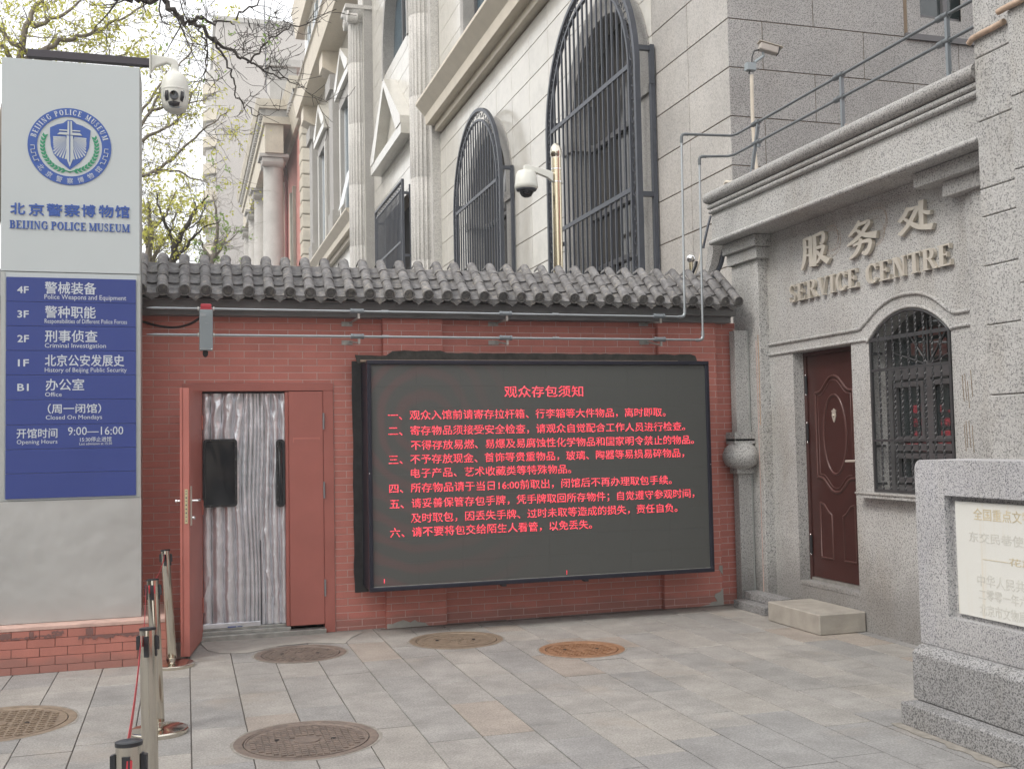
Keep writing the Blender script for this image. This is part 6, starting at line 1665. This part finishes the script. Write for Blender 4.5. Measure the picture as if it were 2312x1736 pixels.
# ================================================================ RED-BRICK BUILDING WITH PORTICO
rb=thing('portico_building',(5.9,62,0),'older red brick building with cream quoins and a round-columned portico beyond the museum','building')
RXx=6.08
MB().box(RXx,12,57.6,90,0,19).build('brick_wall',M['redwall'],rb)
for i in range(26):
    z=.2+i*.72; MB().cbox(RXx-.09,RXx+.9,57.35,58.75 if i%2 else 58.5,z+.02,z+.70,.05).build('quoin',M['oldstone'],rb)
PXc=4.8; zc1=17.9
for i,y in enumerate((61.3,69.7,76.2,82.5)):
    r_=.60 
    c=MB().lathe((PXc,y,0),[(r_*1.0,0),(r_*1.0,6),(r_*.985,6.02),(r_*.985,9.98),(r_*.97,10),(r_*.97,13.5),(r_*.955,13.52),(r_*.9,zc1-.7)],28).build('round_column',M['fargrey'],rb,smooth=40)
    MB().lathe((PXc,y,zc1-.7),[(r_*.9,0),(r_*1.1,.25),(r_*1.2,.45)],20).tube([(PXc-.65,y-.5,zc1-.38),(PXc+.5,y-.5,zc1-.38)],.30,12).tube([(PXc-.65,y+.5,zc1-.38),(PXc+.5,y+.5,zc1-.38)],.30,12).box(PXc-.8,PXc+.8,y-.85,y+.85,zc1-.18,zc1).build('ionic_capital',M['fargrey'],c)
MB().box(PXc+.45,RXx-.01,67.0,90,0,zc1).build('portico_back_wall',M['oldstone'],rb)
MB().box(PXc-.5,PXc+.5,60.3,84.0,zc1+.005,zc1+1.6).build('architrave',M['oldstone'],rb); MB().box(PXc-.62,RXx+.5,60.1,84.2,zc1+1.605,zc1+2.0).build('architrave_lip',M['oldstone'],rb)
mb=MB(); y=60.3
while y<84: mb.box(PXc-.78,PXc-.5,y,y+.28,zc1+2.02,zc1+2.40); y+=.56
mb.build('dentil_row',M['fargrey'],rb)['kind']='stuff'
MB().box(PXc-.5,RXx+.5,60.2,84.1,zc1+2.01,zc1+2.41).build('frieze',M['fargrey'],rb)
MB().prism([(RXx+.5,60,zc1+2.42),(PXc-.85,60,zc1+2.42),(PXc-.98,60,zc1+2.8),(PXc-.98,60,zc1+2.95),(RXx+.5,60,zc1+2.95)],(0,24.4,0)).build('portico_cornice',M['oldstone'],rb)
MB().box(PXc-.2,PXc+1.3,60.6,62.4,zc1+2.96,zc1+5.0).box(PXc-.4,PXc+1.5,60.4,62.6,zc1+5.001,zc1+5.4).build('parapet_pier',M['fargrey'],rb); MB().box(PXc,PXc+.4,62.6,84,zc1+2.96,zc1+4.0).build('parapet',M['oldstone'],rb)
MB().prism([(RXx+.5,56.6,19.0),(RXx-.25,56.6,19.0),(RXx-.7,56.6,20.7),(RXx-.8,56.6,21.1),(RXx+.5,56.6,21.1)],(0,11,0)).build('main_cornice',M['oldstone'],rb)
mb=MB(); y=56.6
while y<67: mb.box(RXx-.62,RXx-.3,y,y+.25,20.0,20.4); y+=.5
mb.build('dentil_row',M['fargrey'],rb)['kind']='stuff'
MB().tube([(RXx-.12,66.3,0),(RXx-.12,66.3,18.0),(RXx-.3,66.3,19.4)],.10,10).build('drain_pipe',M['red_pipe'],rb,smooth=50)
w=thing('tall_window',(RXx,63,8),None,None); w.parent=rb; w.matrix_parent_inverse=WM[rb.name].inverted()
MB().box(RXx-.16,RXx-.002,61.6,62.1,10.4,16.4).box(RXx-.16,RXx-.002,63.4,63.9,10.4,16.4).box(RXx-.35,RXx-.002,61.3,64.2,10.0,10.4).build('window_surround',M['oldstone'],w)
MB().box(RXx-.05,RXx-.001,62.1,63.4,10.4,16.4).build('pane',M['glass2'],w)
MB().box(RXx-.2,RXx-.002,61.6,62.1,2.4,7.2).box(RXx-.2,RXx-.002,63.4,63.9,2.4,7.2).build('window_surround',M['oldstone'],w); MB().prism([(RXx-.6,60.9,7.6),(RXx-.6,64.6,7.6),(RXx-.6,62.75,9.6)],(.6,0,0)).build('window_pediment',M['oldstone'],w)
for y in (66,73,79.5): MB().tube([Vector((PXc+.43,y+.9*math.cos(R(a)),6.5+2.2*math.sin(R(a)))) for a in range(0,181,12)],.16,6).build('arch_moulding',M['oldstone'],rb)

# ================================================================ TOWER BLOCK FAR BEHIND
TYY=118
tb=thing('tower_block',(5,TYY,0),'plain pale beige tower block with stacked balconies on its left edge, far behind the roofs','building')
x0=onY(489,200,TYY).x; x1=14.5; zt5=onY(560,54,TYY).z
MB().box(x0,x1,TYY,TYY+24,0,zt5).build('plain_wall',M['tower'],tb)
MB().box(x0-.3,x1+.3,TYY-.3,TYY+24,zt5,zt5+.5).build('roof_edge',M['fargrey'],tb)
nfl=15; fh=2.95; bx_=onY(459,200,TYY).x
for i in range(2,nfl+1):
    z=zt5-3.5-i*fh+2
    if z<3: continue
    b=thing('balcony',(x0,TYY+4,z),None,None); b.parent=tb; b.matrix_parent_inverse=WM[tb.name].inverted()
    MB().prism([(x0,TYY+1.5,z),(bx_,TYY+2.6,z),(bx_,TYY+6,z),(x0,TYY+7,z)],(0,0,1.15)).build('balcony_front',M['oldstone'],b)
    MB().prism([(x0-.05,TYY+1.9,z+1.2),(bx_+.3,TYY+2.9,z+1.2),(bx_+.3,TYY+5.7,z+1.2),(x0-.05,TYY+6.6,z+1.2)],(0,0,fh-1.4)).build('balcony_glazing',M['fargrey'],b)
o=MB().tube([onY(596,-20,60),onY(601,210,60)],.025,6).build('lightning_rod',M['iron'],None); tag(o,'thin vertical metal rod standing against the pale tower, above the portico roof','rod')

# ================================================================ TREES
def tree(name,limbs,seed,label,bark,leafmat_,n_leaf,sub=(3,5),leafsize=.06,spread=1.0,levels=3,cluster=None,group='street trees behind the sign and wall',trunk=None):
    """limbs: list of (polyline of 3-D points, r0, r1)"""
    r=random.Random(seed); t=thing(name,trunk[0],label,'tree',group)
    mbT=MB(); mbT.tube(trunk,[.24,.18,.11,.07][:len(trunk)],10); mbT.build('trunk',M[bark],t,smooth=60)
    mb=MB(); tips=[]
    def grow(p,d,L,r0,lev):
        n=5 if lev<2 else 4; P=[p.copy()]; q=p.copy(); dd=d.copy()
        for i in range(n):
            dd=(dd+Vector((r.gauss(0,.20),r.gauss(0,.20),r.gauss(0,.20)+.05))).normalized(); q=q+dd*(L/n); P.append(q.copy())
        rs=[max(.0035,r0*(1-.7*i/n)) for i in range(n+1)]
        mb.tube(P,rs,5 if lev==0 else 3,cap=False)
        if lev>=levels: tips.append(P[-1]); 
        if lev>=levels: 
            if r.random()<.5: tips.append(P[-2])
            return
        k=r.randint(*sub)
        for _ in range(k):
            i=r.randint(1,n); base=P[i]; ax=Vector((r.gauss(0,1),r.gauss(0,1),r.gauss(0,.8))).normalized()
            nd_=(dd*.75+ax*.75).normalized(); grow(base,nd_,L*r.uniform(.45,.75),rs[i]*.65,lev+1)
    for pts,r0,r1 in limbs:
        P=[Vector(p) for p in pts]; K=smoothpts([tuple(p) for p in P],5); n=len(K)
        K=[Vector(k)+Vector((r.gauss(0,.015),r.gauss(0,.02),r.gauss(0,.015))) for k in K]
        rs=[r0+(r1-r0)*i/(n-1) for i in range(n)]; mb.tube(K,rs,7,cap=True)
        Ltot=sum((K[i+1]-K[i]).length for i in range(n-1))
        m=max(4,int(Ltot/.22*spread))
        for j in range(m):
            i=min(n-2,int((.12+.88*j/m)*(n-1))); d=(K[i+1]-K[i]).normalized(); ax=Vector((r.gauss(0,1),r.gauss(0,1),r.gauss(0,.9))).normalized()
            grow(K[i],(d*.5+ax*.8).normalized(),r.uniform(.35,1.0)*min(1.3,.35+Ltot*.25),min(.016,max(.0045,rs[i]*.38)),1)
    o_=mb.build('branches',M[bark],t,smooth=60); o_.name='crown_branches'; o_['kind']='stuff'
    lb=MB()
    if n_leaf and tips:
        pick=[r.choice(tips) for _ in range(max(3,n_leaf//7))]
        for p in pick:
            for _ in range(r.randint(4,11)):
                c=p+Vector((r.gauss(0,.05),r.gauss(0,.05),r.gauss(0,.05)))*1.5; a=Vector((r.gauss(0,1),r.gauss(0,1),r.gauss(0,1))).normalized(); b=a.cross(Vector((r.gauss(0,1),r.gauss(0,1),r.gauss(0,1)))).normalized(); s=leafsize*r.uniform(.5,1.2)
                lb.add([c-a*s,c+b*s*.45,c+a*s,c-b*s*.45],[(0,1,2,3)])
        o=lb.build('leaves',M[leafmat_],t); o.name='foliage'; o['kind']='stuff'
    return t
def PL(Y,pts): return [tuple(onY(x,y,Y+dy)) for x,y,dy in [(p+(0,))[:3] for p in pts]]
# dark bare limb hanging in from the top, in front of the tower
T1=tree('bare_tree',[
  (PL(12.5,[(330,-50),(368,-14),(385,22),(412,44),(440,56),(478,88),(520,118),(556,138),(590,153),(640,180)]),.038,.008),
  (PL(12.5,[(430,52),(448,42),(478,52),(500,46),(530,52)]),.024,.007),
  (PL(12.5,[(478,88),(500,120),(520,160),(532,200),(548,240),(585,262)]),.016,.005),
  (PL(12.5,[(445,58),(462,92),(466,130),(462,170),(472,192)]),.014,.004),
  (PL(12.5,[(120,-60),(230,-14),(290,2),(330,2),(370,-10)]),.040,.026),
  (PL(12.5,[(590,153),(625,160),(665,190),(690,200)]),.010,.005),
  (PL(12.5,[(560,140),(590,110),(640,70),(700,50),(760,20)]),.012,.004),
  (PL(12.5,[(530,40),(580,10),(620,-20)]),.012,.006)],3,'bare dark tree whose limb curves in from the top, across the pale tower','bark','leaf2',110,(2,4),.035,1.0,3,trunk=[Vector((-3.4,13,0)),Vector((-3.3,12.9,3)),Vector((-3.3,12.7,7.2)),onY(120,-60,12.5)])
# budding trees behind the sign
def bush(seed,Y,limbs,label,bark,leaf,nl,tx,sub=(3,5),ls=.08,sp=.8):
    L=[(PL(Y,l),a,b) for l,a,b in limbs]; s=Vector(L[0][0][0])
    return tree('budding_tree',L,seed,label,bark,leaf,nl,sub,ls,sp,3,trunk=[Vector((tx,Y,0)),Vector((tx+.1,Y,s.z*.5)),s])
bush(21,16,[([(40,160),(60,60),(90,0),(110,-60)],.05,.02),([(40,150),(120,100),(190,80),(260,50),(330,10)],.045,.010),([(60,120),(20,90),(-20,40),(-60,0)],.045,.012),([(70,60),(130,40),(200,-10)],.04,.01),([(55,145),(160,130),(240,140),(300,110)],.032,.008),([(30,140),(0,100),(-30,90)],.04,.012)],
     'large yellow-green budding tree standing straight behind the top of the white sign','bark2','leaf',3400,-2.9,ls=.036)
bush(33,19,[([(240,620),(250,400),(290,330),(340,250),(380,160)],.065,.012),([(250,400),(330,395),(390,360),(440,310),(490,270),(530,240)],.036,.006),([(330,395),(375,385),(420,395),(470,420)],.03,.006),([(290,330),(330,310),(400,270),(450,180)],.04,.008),([(300,300),(350,210),(420,130),(440,90)],.026,.006),([(340,250),(400,240),(460,230)],.03,.006)],
     'bare-branched tree rising right beside the sign, in front of the sky left of the tower','bark2','leaf',1700,-2.1,ls=.036)
bush(45,24,[([(385,700),(390,585),(410,530),(440,480),(470,440)],.10,.012),([(390,585),(420,560),(450,520),(500,500)],.05,.008),([(395,560),(380,520),(360,470),(350,430)],.05,.01),([(400,540),(430,500),(440,460)],.03,.008)],
     'slender greenish tree just above the roof tiles, between sign and tower','bark','leaf',700,-.9,ls=.05)
bush(57,27,[([(330,700),(335,600),(340,520),(335,460)],.12,.03),([(335,600),(360,560),(385,520),(400,480)],.06,.01),([(335,560),(320,520),(310,480)],.06,.01),([(340,600),(370,590),(420,570)],.05,.01),([(338,520),(370,490),(390,450),(400,430)],.04,.01)],
     'dense low yellow-green tree right beside the sign, just above the roof tiles','bark2','leaf',1500,-2.2,(3,5),.06,1.3)
bush(71,34,[([(470,700),(475,600),(485,560),(490,500),(480,440)],.12,.02),([(478,600),(500,560),(520,520)],.05,.01),([(478,590),(455,550),(450,520)],.05,.01),([(480,560),(515,545),(540,520)],.03,.01)],
     'small tree at the foot of the tower, behind the tiles','bark2','leaf2',300,1.1,ls=.08)
# unseen street side behind the camera, added for the steel posts to mirror
for i,(x,y) in enumerate(((-6.5,-3.5),(-6.8,3.0),(-7.0,9.0),(2.2,-9.0))):
    t=thing('street_tree',(x,y,0),['street tree trunk behind the camera on the left','street tree trunk beside the kerb left of the sign','street tree trunk beside the kerb behind the sign','street tree trunk straight behind the camera'][i],'tree')
    MB().tube([(x,y,0),(x+.05,y,2.2),(x-.1,y+.1,5),(x,y,8)],[.22,.18,.15,.09],10).build('trunk',M['bark'],t,smooth=60)
    lb=MB(); r7=random.Random(i)
    for _ in range(900):
        c_=Vector((x+r7.gauss(0,1.3),y+r7.gauss(0,1.3),7.5+r7.gauss(0,1.2))); a_=Vector((r7.gauss(0,1),r7.gauss(0,1),r7.gauss(0,1))).normalized(); b_=a_.orthogonal().normalized(); lb.add([c_-a_*.08,c_+b_*.04,c_+a_*.08,c_-b_*.04],[(0,1,2,3)])
    lb.build('foliage',M['leaf'],t)['kind']='stuff'
ob2=thing('corner_building',(6,-24,0),'cream sunlit building well behind the camera','building')
MB().box(-3,16,-34,-24,0,14).build('wall',M['cream'],ob2)
for i in range(5):
    for j in range(3): MB().box(-1.5+3.5*i,0+3.5*i,-24.05,-24.001+.05,1.5+4*j,3.8+4*j).build('window',M['glass'],ob2)
ob3=thing('side_building',(10,-8,0),'dark brick building behind the camera on the right','building')
MB().box(9.5,16,-20,2.5,0,9).build('wall',M['redwall'],ob3)
# kerb, road and a plain row of facades and trees the windows and steel can mirror
MB().box(-14,-8.0,-40,120,-.06,.02).build('far_pavement',M['concrete'],None)['kind']='structure'
M['opp']=plain('dark_brick_facade',(.16,.13,.11),.85)  # wall darkened so the polished steel mirrors dark bands
ob=thing('opposite_building',(-20,10,0),'long pale building on the other side of the street, behind the camera','building')
MB().box(-30,-22,-40,70,0,12).build('wall',M['opp'],ob)
for i in range(12):
    for j in range(3): MB().box(-22.001,-21.95,-34+8*i,-31+8*i,1.5+4*j,3.8+4*j).build('window',M['glass'],ob)
print('slabs',n_slab,'panels',npan)

# ================================================================ SPRING HAZE
hz_=MB().box(-60,60,-45,150,-1.2,60)
hm=bpy.data.materials.new('haze'); hm.use_nodes=True; hn=hm.node_tree; hn.nodes.clear()
pv_=hn.nodes.new('ShaderNodeVolumePrincipled'); pv_.inputs['Color'].default_value=(.95,.95,.94,1); pv_.inputs['Density'].default_value=.0020; pv_.inputs['Anisotropy'].default_value=.2
ho=hn.nodes.new('ShaderNodeOutputMaterial'); hn.links.new(pv_.outputs[0],ho.inputs['Volume'])
hz_.build('haze',hm)['kind']='stuff'
